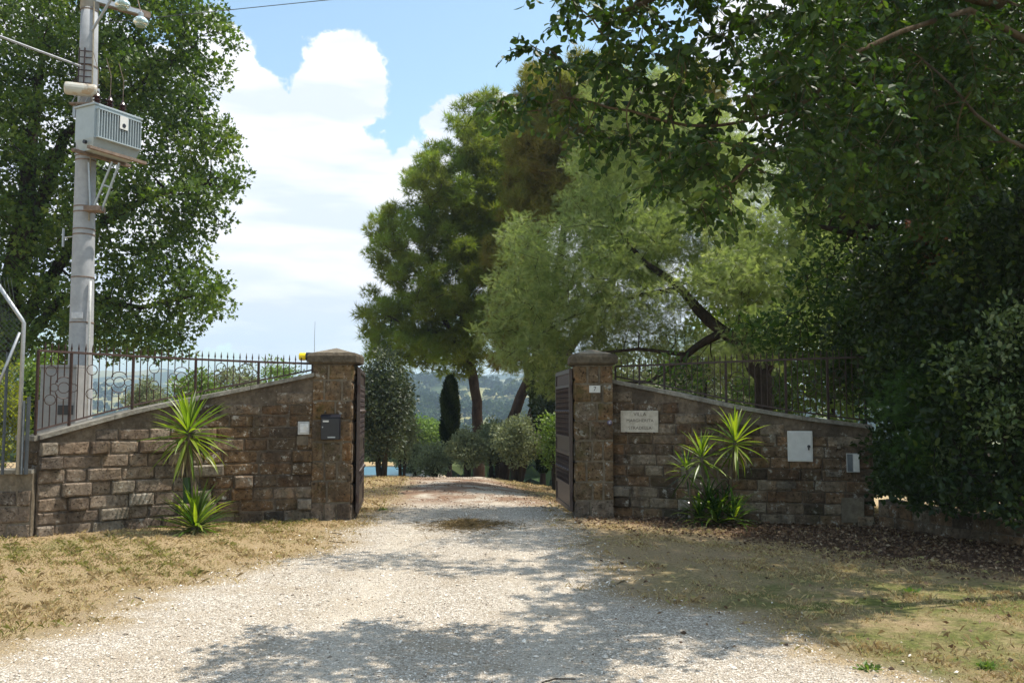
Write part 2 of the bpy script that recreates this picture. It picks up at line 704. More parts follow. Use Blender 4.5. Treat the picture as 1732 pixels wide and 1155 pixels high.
def masonry_mat(name, stops, lichen=0.35, moss=0.3, ochre=0.5, pit=0.85, gain=1.0):
    t = MT(name)
    r = t.orand()
    base = t.ramp(t.ma('FRACT', t.ma('MULTIPLY', r, 7.31)), stops)
    n1 = t.noise(9, 6, .7)
    c = t.mix(.85, base, t.ramp(n1, [(.28, (.35, .33, .31)), (.5, (.95, .93, .9)), (.75, (1.7, 1.62, 1.5))]), 'MULTIPLY')
    o = t.rng(t.noise(3.1, 4, .6), .5, .62, 0, ochre)
    c = t.mix(o, c, t.mix(1.0, c, (1.35, .92, .55), 'MULTIPLY'))
    # volcanic tuff pits
    v = t.noise(34, 4, .7)
    pm = t.ma('MULTIPLY', t.rng(v, .56, .62, 0, pit), t.rng(t.noise(12, 2), .35, .6, .3, 1))
    c = t.mix(pm, c, (.035, .026, .02))
    # pale lichen crusts
    lm = t.ma('MULTIPLY', t.rng(t.noise(9, 6, .8), .57, .62), t.rng(t.noise(2.9, 3), .40, .55, 0, 1))
    lm = t.ma('MULTIPLY', lm, lichen * 2)
    c = t.mix(lm, c, (.42, .40, .35))
    mm = t.ma('MULTIPLY', t.rng(t.noise(2.0, 5, .7), .52, .66), moss)
    c = t.mix(mm, c, (.075, .075, .02))
    dk = t.ma('MULTIPLY', t.rng(t.noise(1.5, 5, .65, stretch=(1, 1, .45)), .52, .66), .55)
    c = t.mix(dk, c, (.035, .03, .026))
    h = t.ma('SUBTRACT', t.noise(24, 6, .75), t.ma('MULTIPLY', pm, .35))
    return t.end(t.bsdf(c, .95, .12, t.bump(h, 1.0, .04)))


def mortar_mat(name, lo, hi, dark=.6):
    t = MT(name)
    c = t.ramp(t.noise(16, 6, .7), [(.3, lo), (.7, hi)])
    c = t.mix(t.rng(t.noise(1.7, 5, .7, stretch=(1, 1, .35)), .45, .62, 0, dark), c, (.04, .033, .027))
    c = t.mix(t.rng(t.noise(11, 5, .75), .63, .68, 0, .7), c, (.34, .32, .28))
    return t.end(t.bsdf(c, .95, .1, t.bump(t.noise(30, 6, .8), 1, .02)))


BRICK_L = masonry_mat('grey_brown_tuff', [(0, (.20, .155, .12)), (.3, (.30, .24, .185)), (.5, (.15, .125, .105)), (.75, (.27, .205, .15)), (1, (.36, .31, .255))], .35, .12, .15)
BRICK_M = masonry_mat('rusty_brown_tuff', [(0, (.12, .09, .06)), (.3, (.21, .135, .075)), (.5, (.08, .065, .052)), (.75, (.20, .15, .105)), (1, (.26, .215, .17))], .8, .3, .35)
BRICK_R = masonry_mat('mid_brown_tuff', [(0, (.15, .11, .075)), (.3, (.25, .165, .10)), (.5, (.09, .07, .055)), (.75, (.22, .165, .115)), (1, (.30, .25, .19))], .8, .35, .3)  # brown stone tone of the right wall and kerb
PALE = masonry_mat('pale_lichened_stone', [(0, (.25, .215, .17)), (1, (.31, .27, .22))], .9, .15, .1, .6)
OCHRE = masonry_mat('ochre_tuff', [(0, (.23, .150, .082)), (.35, (.165, .125, .085)), (.7, (.26, .175, .095)), (1, (.14, .11, .08))], .75, .6, .4, .95)
MORT_L = mortar_mat('grey_brown_mortar', (.10, .075, .052), (.22, .175, .13))
MORT_P = mortar_mat('pale_sandy_mortar', (.13, .105, .075), (.27, .225, .165), .5)
COPE = mortar_mat('lichened_concrete_coping', (.16, .145, .12), (.38, .36, .31), .35)
BAND = mortar_mat('dark_stained_render', (.07, .052, .04), (.14, .105, .08), .5)

VAR = {}


def stone_mesh(mat):
    if mat.name not in VAR:
        L_ = []
        for k in range(16):
            P, F = stone_variant(k * 13 + 5)
            m = bpy.data.meshes.new('stone')
            m.from_pydata(P, [], F)
            m.materials.append(mat)
            L_.append(m)
        VAR[mat.name] = L_
    return random.choice(VAR[mat.name])


def place_stone(parent, name, p, tang, size, mat):
    """p = centre of front plane; tang = unit tangent (2D); size (L, depth, H)"""
    o = bpy.data.objects.new(name, stone_mesh(mat))
    COL.objects.link(o)
    o.parent = parent
    n = (tang[1], -tang[0])
    d = size[1]
    o.location = (p[0] - n[0] * d * .5, p[1] - n[1] * d * .5, p[2])
    o.rotation_euler = (random.uniform(-.02, .02), random.uniform(-.018, .018), math.atan2(tang[1], tang[0]) + random.uniform(-.02, .02))
    o.scale = size if random.random() < .5 else size
    return o


class Path:
    def __init__(self, pts, smooth=True):
        P = [Vector((p[0], p[1])) for p in pts]
        if smooth and len(P) > 2:
            Q = []
            for i in range(len(P) - 1):
                p0, p1, p2, p3 = P[max(0, i - 1)], P[i], P[i + 1], P[min(len(P) - 1, i + 2)]
                for k in range(6):
                    t = k / 6
                    Q.append(.5 * ((2 * p1) + (p2 - p0) * t + (2 * p0 - 5 * p1 + 4 * p2 - p3) * t * t + (3 * p1 - p0 - 3 * p2 + p3) * t ** 3))
            Q.append(P[-1])
            P = Q
        self.P = P
        self.s = [0]
        for a, b in zip(P, P[1:]):
            self.s.append(self.s[-1] + (b - a).length)
        self.L = self.s[-1]

    def at(self, s, off=0.0):
        s = max(0, min(self.L - 1e-6, s))
        for i in range(len(self.P) - 1):
            if s <= self.s[i + 1]:
                break
        a, b = self.P[i], self.P[i + 1]
        t = (s - self.s[i]) / (self.s[i + 1] - self.s[i])
        tg = (b - a).normalized()
        p = a.lerp(b, t)
        n = Vector((tg.y, -tg.x))
        return p - n * off, tg


def slab_along(path, s0, s1, o0, o1, zb, zt, steps):
    """strip solid following path between offsets o0 (front) and o1 (back); zb,zt functions of s"""
    P, F = [], []
    for k in range(steps + 1):
        s = s0 + (s1 - s0) * k / steps
        a, _ = path.at(s, o0)
        b, _ = path.at(s, o1)
        P += [(a.x, a.y, zb(s)), (a.x, a.y, zt(s)), (b.x, b.y, zt(s)), (b.x, b.y, zb(s))]
    for k in range(steps):
        i = k * 4
        F += [(i, i + 4, i + 5, i + 1), (i + 1, i + 5, i + 6, i + 2), (i + 2, i + 6, i + 7, i + 3), (i + 3, i + 7, i + 4, i)]
    F += [(0, 1, 2, 3), (steps * 4 + 3, steps * 4 + 2, steps * 4 + 1, steps * 4)]
    return P, F


def build_wall(th, path, ztop, course, thick, matf, mort, s0=0.0, s1=None, band=.12, proud=.10, seed=1, lmin=.27, lmax=.43, coping=True, core_top=None, calm=lambda s, z: False):
    r = random.Random(seed)
    s1 = s1 or path.L
    ct = (lambda s: ztop(s) - .055)
    P, F = slab_along(path, s0, s1, 0.012, thick, lambda s: -.15, ct, max(2, int((s1 - s0) / .2)))
    MB().add(P, F).obj('mortar_bed', mort, th)
    z = -.02
    row = 0
    lastp = -9
    while z < 2.2:
        h = course * r.uniform(.92, 1.08)
        s = s0 + .006
        off = r.uniform(.1, .3)
        first = True
        while s < s1 - .05:
            ln = r.uniform(lmin, lmax)
            if first:
                ln = off + .08
                first = False
            if s + ln > s1 - .12:
                ln = s1 - .008 - s
            sm = s + ln / 2
            room = min(ct(s), ct(s + ln)) - band
            if z + h < room:
                p, tg = path.at(sm, 0)
                q = r.random()
                pr = r.uniform(.0, .014)
                m = matf(sm, z)
                nm = 'stone'
                if q < proud and abs(s - lastp) > .5 and not calm(s, z):
                    lastp = s
                    pr = r.uniform(.045, .085)
                    if r.random() < .4:
                        m = PALE
                n = Vector((tg.y, -tg.x))
                place_stone(th, nm, (p.x + n.x * pr, p.y + n.y * pr, z + h / 2), tg, (ln - .014, .12 + pr, h - .013), m)
            s += ln
        z += h
        row += 1
    if coping:
        n = max(1, round((s1 - s0) / .95))
        for k in range(n):
            a = s0 + (s1 - s0) * k / n
            b = s0 + (s1 - s0) * (k + 1) / n - .008
            P, F = slab_along(path, a, b, -.045, thick + .04, lambda s: ztop(s) - .055, ztop, 4)
            MB().add(P, F).obj('coping_slab', COPE, th)


# ---- left curved wall
LW = Path([(-5.94, 11.2), (-5.45, 11.66), (-4.93, 12.08), (-4.3, 12.50), (-3.6, 12.84), (-2.90, 13.03)])
zl = lambda s: float(np.interp(s / LW.L, [0, .33, .66, 1.0], [1.27, 1.60, 1.86, 2.13]))
left_wall = thing('curved_stone_wall', 'curved brown tuff wall left of the gateway, sloping up to the pillar with the black mailbox', 'wall', (-5.94, 11.2, 0), 'curved walls flanking the gateway')
left_wall.location = (0, 0, 0)
build_wall(left_wall, LW, zl, .168, .34, lambda s, z: BRICK_L if s < LW.L * (.50 + .08 * math.sin(z * 9)) else BRICK_M, MORT_L, seed=4, proud=.36, band=.03, lmin=.24, lmax=.52, calm=lambda s, z: s > LW.L - .8 and z > 1.0)
# return at the far left end
LR = Path([(-6.36, 11.50), (-5.955, 11.215)], False)
zr_ = lambda s: 1.26
build_wall(left_wall, LR, zr_, .188, .22, lambda s, z: BRICK_M, MORT_L, seed=9, proud=0, coping=False, lmin=.2, lmax=.24)
P, F = slab_along(LR, 0, LR.L - .01, -.05, .3, lambda s: 1.20, lambda s: 1.262, 2)
MB().add(P, F).obj('coping_slab', COPE, left_wall)

# ---- low stub left
LS = Path([(-9.4, 10.70), (-7.6, 10.92), (-5.955, 11.10)], False)
stub = thing('low_stone_wall', 'low grey stone wall at the left edge carrying the chain link fence', 'wall', (0, 0, 0))
build_wall(stub, LS, lambda s: .86, .21, .3, lambda s, z: BRICK_L, MORT_P, seed=12, proud=.12, band=.0, lmin=.25, lmax=.5, coping=False)
P, F = slab_along(LS, 0, LS.L, -.02, .33, lambda s: .80, lambda s: .85, 8)
MB().add(P, F).obj('coping_slab', COPE, stub)

# ---- right curved wall
RW = Path([(1.50, 13.50), (2.1, 13.28), (2.7, 13.0), (3.3, 12.74), (4.1, 12.50), (4.98, 12.32)])
zrw = lambda s: float(np.interp(s / RW.L, [0, .25, .5, .75, 1.0], [2.05, 1.86, 1.66, 1.50, 1.38]))
right_wall = thing('curved_stone_wall', 'curved brown tuff wall right of the gateway with plaque and white meter door', 'wall', (0, 0, 0), 'curved walls flanking the gateway')
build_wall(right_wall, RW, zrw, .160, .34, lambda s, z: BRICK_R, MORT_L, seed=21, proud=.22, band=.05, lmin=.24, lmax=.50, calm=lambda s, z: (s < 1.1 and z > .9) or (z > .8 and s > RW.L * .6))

# ---- low wall on the right
RL = Path([(5.0, 12.26), (5.25, 11.4), (5.65, 10.4), (6.3, 9.3), (7.4, 8.2)])
rlow = thing('low_stone_wall', 'low crumbling stone kerb wall under the dark hedge at right', 'wall', (0, 0, 0))
build_wall(rlow, RL, lambda s: .42 - .025 * s, .17, .3, lambda s, z: BRICK_R, MORT_L, seed=33, proud=.1, band=-.05, lmin=.2, lmax=.4, coping=False)


# ---- pillars
def pillar(x0, x1, y0, dep, label, side, seed):
    th = thing('gate_pillar', label, 'pillar', (0, 0, 0), 'pillars of the gateway')
    r = random.Random(seed)
    MB().box(((x0 + x1) / 2, y0 + dep / 2, 1.07), (x1 - x0 - .03, dep - .03, 2.36)).obj('mortar_bed', MORT_P, th)

    def face(a, b, tg):
        L_ = (b - a).length
        z = -.06
        k = 0
        while z < 2.2:
            h = r.uniform(.27, .32)
            if z + h > 2.24:
                h = 2.25 - z
            if h < .1:
                break
            w = r.choice([(.40, .60), (.58, .42), (.34, .30, .36), (.30, .44, .26), (.45, .27, .28)]) if L_ > .4 else r.choice([(1,), (.5, .5), (.6, .4)])
            s = 0
            for f in w:
                ln = L_ * f
                g = .030
                p = a + tg * (s + ln / 2)
                n = Vector((tg.y, -tg.x))
                pr = r.uniform(.0, .012)
                lowm = BRICK_L if z < .2 else (OCHRE if r.random() < .85 else BRICK_M)
                place_stone(th, 'stone', (p.x + n.x * pr, p.y + n.y * pr, z + h / 2), tg, (ln - g, .10, h - g), lowm)
                s += ln
            z += h
            k += 1
    face(Vector((x0, y0)), Vector((x1, y0)), Vector((1, 0)))
    if side == 'R':
        face(Vector((x1, y0)), Vector((x1, y0 + dep)), Vector((0, 1)))
    else:
        face(Vector((x0, y0 + dep)), Vector((x0, y0)), Vector((0, -1)))
    # cap: bevelled slab with a low pyramid on top
    cx, cy = (x0 + x1) / 2, y0 + dep / 2
    m = MB()
    prof = [(.50, 2.255), (.585, 2.285), (.59, 2.375), (.54, 2.42), (.50, 2.425)]
    w, d = (x1 - x0) / 2 + .06, dep / 2 + .06
    for (f, z) in prof:
        a = f / .585
        m.v += [(cx - w * a, cy - d * a, z), (cx + w * a, cy - d * a, z), (cx + w * a, cy + d * a, z), (cx - w * a, cy + d * a, z)]
    for k in range(4):
        for j in range(4):
            m.f.append((k * 4 + j, k * 4 + (j + 1) % 4, k * 4 + 4 + (j + 1) % 4, k * 4 + 4 + j))
    m.f += [(3, 2, 1, 0), (16, 17, 18, 19)]
    m.obj('cap', CAPM, th)
    m = MB()
    m.v = [(cx - w * .80, cy - d * .80, 2.428), (cx + w * .80, cy - d * .80, 2.428), (cx + w * .80, cy + d * .80, 2.428), (cx - w * .80, cy + d * .80, 2.428), (cx, cy, 2.51)]
    m.f = [(0, 1, 4), (1, 2, 4), (2, 3, 4), (3, 0, 4), (3, 2, 1, 0)]
    m.obj('cap_point', CAPT, th)
    return th


CAPM = mortar_mat('dark_weathered_peperino', (.075, .06, .042), (.17, .14, .10), .5)
CAPT = mortar_mat('pale_cap_top', (.16, .135, .10), (.30, .26, .20), .4)  # pyramid top coloured paler than the cap slab
pl = pillar(-2.93, -2.335, 13.0, .55, 'left gate pillar of ochre tuff blocks with the black mailbox on it', 'R', 5)
pr = pillar(.93, 1.52, 13.28, .55, 'right gate pillar of ochre tuff blocks with the number 7 plate', 'L', 6)

# ---- metals
RUST = simple_mat('rusty_brown_ironwork', (.048, .024, .017), .6, .4, 0, 25, .45, .3)
DARKIRON = simple_mat('dark_brown_ironwork', (.045, .026, .022), .55, .4, 0, 25, .4, .3)
GALV = simple_mat('galvanised_steel', (.36, .38, .40), .45, .5, .5, 30, .15, .1)
GATEM = simple_mat('bronze_painted_sheet', (.062, .042, .036), .42, .5, .2, 18, .25, .1)
BLACKM = simple_mat('black_mailbox_paint', (.010, .010, .016), .35, .5, 0, 20, .2, .05)
WHITEM = simple_mat('off_white_paint', (.62, .61, .58), .5, .4, 0, 12, .12, .1)
YEL = simple_mat('yellow_lens', (.85, .62, .01), .3, .5, 0, 10, .05, .02)


# ---- ironwork on the walls
def iron_fence(name, label, path, off, ztop, rail, posts, pat, mat, group):
    """posts: arc positions; pat: dict between-bay index -> list of ornaments"""
    th = thing(name, label, 'fence', (0, 0, 0), group)
    s0, s1 = posts[0], posts[-1]

    def rz(s):
        return rail(s)
    pts = [path.at(s0 + (s1 - s0) * k / 24, off)[0] for k in range(25)]
    sv = [s0 + (s1 - s0) * k / 24 for k in range(25)]
    MB().tube([(p.x, p.y, rz(s)) for p, s in zip(pts, sv)], .019, 4).obj('top_rail', mat, th)
    MB().tube([(p.x, p.y, ztop(s) + .055) for p, s in zip(pts, sv)], .015, 4).obj('bottom_rail', mat, th)
    for s in posts:
        p, tg = path.at(s, off)
        zb, zt = ztop(s) - .0, rz(s)
        MB().box((p.x, p.y, (zb + zt) / 2), (.030, .030, zt - zb)).obj('post', mat, th)
    for b in range(len(posts) - 1):
        a, c = posts[b], posts[b + 1]
        n = max(2, round((c - a) / .088))
        orn = pat[b % len(pat)]
        cut = {}
        for (fi, kind) in orn:
            cut[round(fi * n)] = kind
        rosette = [k for k, v in cut.items() if v == 'rosette']
        for k in range(1, n + 1):
            s = a + (c - a) * k / n
            if k == n:
                if b == len(posts) - 2:
                    continue
            p, tg = path.at(s, off)
            zb, zt = ztop(s) + .05, rz(s)
            mid = (zb + zt) / 2
            room = zt - zb
            m = MB()

            def bar(z0, z1):
                if z1 - z0 > .02 and z1 < zt - .001:
                    MB().tube([(p.x, p.y, z0), (p.x, p.y, z1)], .0075, 4, False).obj('short_bar', mat, th)
                elif z1 - z0 > .02:
                    m.tube([(p.x, p.y, z0), (p.x, p.y, z1)], .0075, 4, False)
            spear = [(p.x, p.y, zt), (p.x, p.y, zt + .035), (p.x, p.y, zt + .05), (p.x, p.y, zt + .125)]
            m.tube(spear, [.0075, .0075, .013, .001], 4)
            nrm = Vector((tg.y, -tg.x, 0))
            if k in cut and room > .24:
                kind = cut[k]
                if kind == 'double' and room > .36:
                    R_ = .066
                    c1, c2 = zb + room * .74, zb + room * .36
                    bar(zb, c2 - R_); bar(c2 + R_, c1 - R_); bar(c1 + R_, zt)
                    for cz in (c1, c2):
                        MB().ring((p.x, p.y, cz), R_, .0065, nrm).obj('ring', mat, th)
                elif kind in ('single', 'double'):
                    R_ = .062
                    bar(zb, mid - R_); bar(mid + R_, zt)
                    MB().ring((p.x, p.y, mid), R_, .0065, nrm).obj('ring', mat, th)
                elif kind == 'rosette':
                    R_ = min(.07, room * .16)
                    MB().ring((p.x, p.y, mid), R_, .0065, nrm).obj('ring', mat, th)
                    for sg in (-1, 1):
                        MB().ring((p.x + tg.x * .118 * sg, p.y + tg.y * .118 * sg, mid), R_ * .72, .006, nrm).obj('small_ring', mat, th)
                        # upper and lower lobes as open arcs
                        arc = []
                        for i in range(9):
                            an = math.pi * i / 8
                            arc.append((p.x + tg.x * .10 * math.cos(an), p.y + tg.y * .10 * math.cos(an), mid + sg * (R_ * .8 + .085 * math.sin(an))))
                        MB().tube(arc, .0062, 4).obj('arched_petal', mat, th)
                    bar(zb, mid - R_ - .08); bar(mid + R_ + .08, zt)
            else:
                near = any(abs(k - rk) == 1 for rk in rosette) and room > .26
                if near:
                    bar(zb, mid - .075); bar(mid + .075, zt)
                else:
                    bar(zb, zt)
            if k == n:
                m = MB().tube(spear, [.0075, .0075, .013, .001], 4)
            m.obj('spear_bar' if k < n else 'spearhead', mat, th)
    return th


def sx(path, px, off=.17):
    """arc length on path seen at photo column px"""
    best, bs = 1e9, 0
    for k in range(400):
        s = path.L * k / 399
        p, _ = path.at(s, off)
        e = abs(866 + p.x / p.y * FPX - px)
        if e < best:
            best, bs = e, s
    return bs


lp = [sx(LW, p) for p in (62, 120, 225, 330, 437, 529)]
pat = [[(.3, 'double'), (.75, 'rosette')], [(.35, 'double'), (.8, 'rosette')], [(.3, 'double'), (.8, 'rosette')], [(.35, 'double'), (.8, 'rosette')], [(.35, 'single')]]
iron_fence('spear_top_railing', 'rust brown spear topped iron railing with ring rosettes on the left wall', LW, .17, zl,
           lambda s: float(np.interp(s, [0, LW.L], [2.345, 2.27])), lp, pat, RUST, 'spear topped railings on the curved walls')
rp = [sx(RW, p) for p in (1041, 1082, 1124, 1228, 1329, 1400, 1462)]
patr = [[], [(.3, 'single')], [(.25, 'rosette'), (.7, 'double')], [(.25, 'rosette'), (.75, 'double')], [(.5, 'rosette')], [(.4, 'double')]]
iron_fence('spear_top_railing', 'dark spear topped iron railing with ring rosettes on the right wall, half swallowed by leaves', RW, .17, zrw,
           lambda s: float(np.interp(s, [0, RW.L], [2.25, 2.33])), rp, patr, DARKIRON, 'spear topped railings on the curved walls')


# ---- gate leaves
def gate_leaf(h, e, label, seed, flip):
    """h = hinge (x,y), e = free end"""
    th = thing('gate_leaf', label, 'gate', (h[0], h[1], 0), 'open leaves of the gate', 0)
    th.rotation_euler = (0, 0, math.atan2(e[1] - h[1], e[0] - h[0]))
    Lx = math.hypot(e[0] - h[0], e[1] - h[1])
    zb, zt = .08, 2.20
    for x in (.03, Lx - .03):
        MB().box((x, 0, (zb + zt) / 2), (.06, .05, zt - zb)).obj('stile', GATEM, th, bevel=.004)
    for z, hh in ((zb + .03, .06), (zt - .03, .06), (1.95, .04), (1.16, .05), (.92, .05), (.44, .05)):
        MB().box((Lx / 2, 0, z), (Lx - .122, .044, hh)).obj('rail', GATEM, th)
    MB().box((Lx / 2, 0, .27), (Lx - .13, .012, .28)).obj('panel', GATEM, th)
    MB().box((Lx / 2, 0, 1.04), (Lx - .13, .014, .185)).obj('panel', GATEM, th)
    DK = DARKIRON
    MB().box((Lx / 2, 0, .68), (Lx - .13, .006, .42)).obj('backing_sheet', DK, th)
    MB().box((Lx / 2, 0, 1.56), (Lx - .13, .006, .74)).obj('backing_sheet', DK, th)
    MB().box((Lx / 2, 0, 2.055), (Lx - .13, .006, .16)).obj('backing_sheet', DK, th)
    n = 13
    for k in range(n):
        x = .06 + (Lx - .12) * (k + .5) / n
        for (z0, z1) in ((.465, .895), (1.185, 1.93)):
            m = MB()
            # twisted square bar
            seg = max(6, int((z1 - z0) / .035))
            P = []
            for i in range(seg + 1):
                z = z0 + (z1 - z0) * i / seg
                for j in range(4):
                    a = i * .7 + j * math.pi / 2
                    P.append((x + .017 * math.cos(a), .017 * math.sin(a) * 1.5, z))
            F = [(i * 4 + j, i * 4 + (j + 1) % 4, i * 4 + 4 + (j + 1) % 4, i * 4 + 4 + j) for i in range(seg) for j in range(4)]
            m.add(P, F)
            m.obj('twisted_bar', GATEM, th)
        for sg in (-1, 1):
            if k % 2 == 0:
                MB().lathe((x, sg * .022, 1.56), [(.004, -.03), (.03, -.012), (.034, 0), (.03, .012), (.004, .03)], 8).obj('boss', GATEM, th)
                MB().lathe((x, sg * .022, .68), [(.004, -.03), (.03, -.012), (.034, 0), (.03, .012), (.004, .03)], 8).obj('boss', GATEM, th)
    for x in [(.06 + (Lx - .12) * k / 9) for k in range(10)]:
        MB().tube([(x, 0, zt), (x, 0, zt + .02)], [.012, .004], 6).obj('knob', GATEM, th)
    for z in (.3, 1.9):
        MB().tube([(-.012, 0, z - .06), (-.012, 0, z + .06)], .018, 8).obj('hinge', DK, th)
    return th


gate_leaf((-2.262, 13.10), (-2.47, 14.78), 'left gate leaf standing open beside the mailbox pillar, seen almost edge on', 1, False)
gate_leaf((.885, 13.34), (.755, 14.95), 'right gate leaf standing open beside the number 7 pillar, brown panels visible', 2, True)


# ---- things on pillars and walls
def front_on(path, px, py, off=-.012):
    s = sx(path, px, 0)
    p, tg = path.at(s, off)
    z = EYE + (691 - py) / FPX * p.y
    return p, tg, z, s


# mailbox
D0 = 12.985
mbx = thing('mailbox', 'black metal mailbox fixed to the front of the left gate pillar', 'mailbox', (W(561, 722, D0).x, D0 - .012, W(561, 722, D0).z))
m = MB()
w_, d_, h_ = .27, .095, .36
prof = [(-.0, -h_ / 2), (-d_, -h_ / 2), (-d_, h_ / 2 - .05), (-d_ * .55, h_ / 2 - .008), (0, h_ / 2 + .01)]
for x in (-w_ / 2, w_ / 2):
    m.v += [(x, y, z) for (y, z) in prof]
m.f = [(4, 3, 2, 1, 0), (5, 6, 7, 8, 9)] + [(k, (k + 1) % 5, 5 + (k + 1) % 5, 5 + k) for k in range(5)]
m.obj('body', BLACKM, mbx, bevel=.006)
MB().box((0, -d_ * .80, h_ / 2 - .022), (w_ + .02, d_ * .62, .012), Matrix.Rotation(.62, 3, 'X')).obj('flap', BLACKM, mbx, bevel=.003)
MB().box((-.065, -d_ - .002, .085), (.085, .004, .024)).obj('name_card', WHITEM, mbx)
MB().box((.02, -d_ - .002, -.145), (.11, .005, .018)).obj('viewing_slot', GALV, mbx)
MB().tube([(-.11, -d_, -.0), (-.11, -d_ - .008, 0)], .010, 10).obj('lock', GALV, mbx)

# intercom
p, tg, z, s = front_on(LW, 515, 723)
ic = thing('intercom', 'small grey intercom panel with white button on the left wall beside the mailbox pillar', 'intercom', (p.x, p.y, z), None, math.atan2(tg.y, tg.x))
ICM = simple_mat('grey_plastic', (.42, .42, .41), .5)
MB().box((0, -.012, 0), (.165, .03, .19)).obj('housing', ICM, ic, bevel=.006)
MB().box((.004, -.032, 0), (.115, .012, .13)).obj('front_plate', simple_mat('pale_plastic', (.58, .59, .60), .4), ic, bevel=.003)
MB().box((.018, -.041, .005), (.045, .008, .05)).obj('button', WHITEM, ic, bevel=.002)
p2 = MB().box((-.01, -.008, -.18), (.16, .022, .13))
pt = p2.obj('mortar_patch', MORT_P, left_wall)
pt.location = (p.x, p.y, z)
pt.rotation_euler = (0, 0, math.atan2(tg.y, tg.x))

# flashing lamp on the cap
c = W(516, 603, 13.2)
lm = thing('warning_lamp', 'yellow flashing gate lamp sticking out from the left pillar cap', 'lamp', (c.x - .03, 13.2, c.z - .0))
MB().lathe((0, 0, 0), [(.045, -.055), (.058, -.045), (.058, .035), (.045, .052)], 14, Matrix.Rotation(R(90), 3, 'Y')).obj('lens', YEL, lm, smooth=False)
MB().lathe((.085, 0, 0), [(.062, -.035), (.062, .03), (.04, .04)], 14, Matrix.Rotation(R(90), 3, 'Y')).obj('base', BLACKM, lm)
MB().box((.155, 0, -.0), (.08, .06, .08)).obj('bracket', BLACKM, lm, bevel=.004)
an = W(532, 600, 13.25)
tag_a = MB().tube([(an.x, 13.25, an.z - .08), (an.x - .005, 13.25, an.z + .25), (an.x, 13.25, an.z + .50)], [.004, .003, .002], 5)
tag_a.obj('whip_antenna', DARKIRON, None, label='thin upright wire antenna beside the yellow gate lamp', cat='antenna')

# number plate
yp = 13.262
c = W(1006, 658, yp)
npl = thing('house_number_plate', 'white plate with a black number 7 on the right pillar', 'sign', (c.x, yp, c.z))
MB().box((0, 0, 0), (.165, .008, .105)).obj('plate', WHITEM, npl, bevel=.002)
for sx_ in (-1, 1):
    MB().tube([(sx_ * .07, -.004, .04), (sx_ * .07, -.008, .04)], .005, 6).obj('screw', GALV, npl)


def text_obj(txt, size, loc, rot, mat, parent, name='lettering', ext=.001, align='CENTER', sx=1.0):
    cu = bpy.data.curves.new(name, 'FONT')
    cu.body = txt
    cu.size = size
    cu.extrude = ext
    cu.align_x = align
    cu.align_y = 'CENTER'
    tmp = bpy.data.objects.new('tmp', cu)
    COL.objects.link(tmp)
    dg = bpy.context.evaluated_depsgraph_get()
    me = bpy.data.meshes.new_from_object(tmp.evaluated_get(dg))
    bpy.data.objects.remove(tmp)
    me.name = name
    me.materials.clear()
    me.materials.append(mat)
    o = add_obj(name, me, parent, loc)
    o.rotation_euler = rot
    o.scale = (sx, 1, 1)
    return o


INK = simple_mat('black_ink', (.02, .02, .025), .6)
text_obj('7', .09, (0, -.0055, 0), (R(90), 0, 0), INK, npl)

# bell push
c = W(1031, 715, 13.26)
bell = thing('bell_push', 'round dark metal key switch on the right gate pillar', 'switch', (c.x, 13.27, c.z))
MB().lathe((0, 0, 0), [(.036, 0), (.038, .012), (.028, .022), (.012, .024)], 14, Matrix.Rotation(R(90), 3, 'X')).obj('housing', simple_mat('violet_grey_metal', (.14, .12, .18), .35, .5, .6), bell)
MB().lathe((0, -.024, 0), [(.014, 0), (.012, .006), (.004, .008)], 10, Matrix.Rotation(R(90), 3, 'X')).obj('key_slot', GALV, bell)

# plaque
p, tg, z, s = front_on(RW, 1082, 712, -.03)
yaw = math.atan2(tg.y, tg.x)
pq = thing('name_plaque', 'weathered pale stone plaque with the villa name on the right wall beside the pillar', 'sign', (p.x, p.y, z), None, yaw)
t = MT('weathered_travertine')
cc = t.ramp(t.noise(14, 5, .7), [(.3, (.36, .32, .26)), (.7, (.56, .51, .43))])
cc = t.mix(t.rng(t.noise(6, 5, .7), .55, .7, 0, .5), cc, (.22, .20, .16))
TRAV = t.end(t.bsdf(cc, .8, .2, t.bump(t.noise(50, 4), .3, .004)))
pw, ph = .57, .325
MB().box((0, 0, 0), (pw, .03, ph)).obj('stone_slab', TRAV, pq, bevel=.004)
INC = simple_mat('faded_incised_letters', (.10, .085, .07), .9)
for (tx, dz, sz) in (('VILLA', .105, .075), ('MARGHERITA', .012, .066), ('STRADELLA', -.098, .066)):
    text_obj(tx, sz, (.01, -.0165, dz), (R(90), 0, 0), INC, pq, ext=.0008, sx=1.02)
for sg in (-.2, .22):
    MB().box((sg, -.008, -.168), (.022, .045, .022)).obj('clamp', DARKIRON, pq)

# meter cabinet
p, tg, z, s = front_on(RW, 1349.5, 753.5, -.028)
yaw = math.atan2(tg.y, tg.x)
mc = thing('meter_cabinet', 'white meter cabinet door with dark latch set in the right wall', 'cabinet', (p.x, p.y, z), None, yaw)
MB().box((0, 0, 0), (.335, .04, .425)).obj('frame', WHITEM, mc, bevel=.004)
MB().box((-.004, -.024, 0), (.31, .012, .40)).obj('door', simple_mat('dull_white_door', (.55, .55, .54), .5, .4, 0, 9, .1), mc, bevel=.003)
MB().lathe((.115, -.03, 0), [(.022, 0), (.022, .01), (.008, .012)], 12, Matrix.Rotation(R(90), 3, 'X')).obj('latch', BLACKM, mc)
MB().box((.112, -.036, -.028), (.02, .01, .045)).obj('keyhole_cover', BLACKM, mc, bevel=.002)

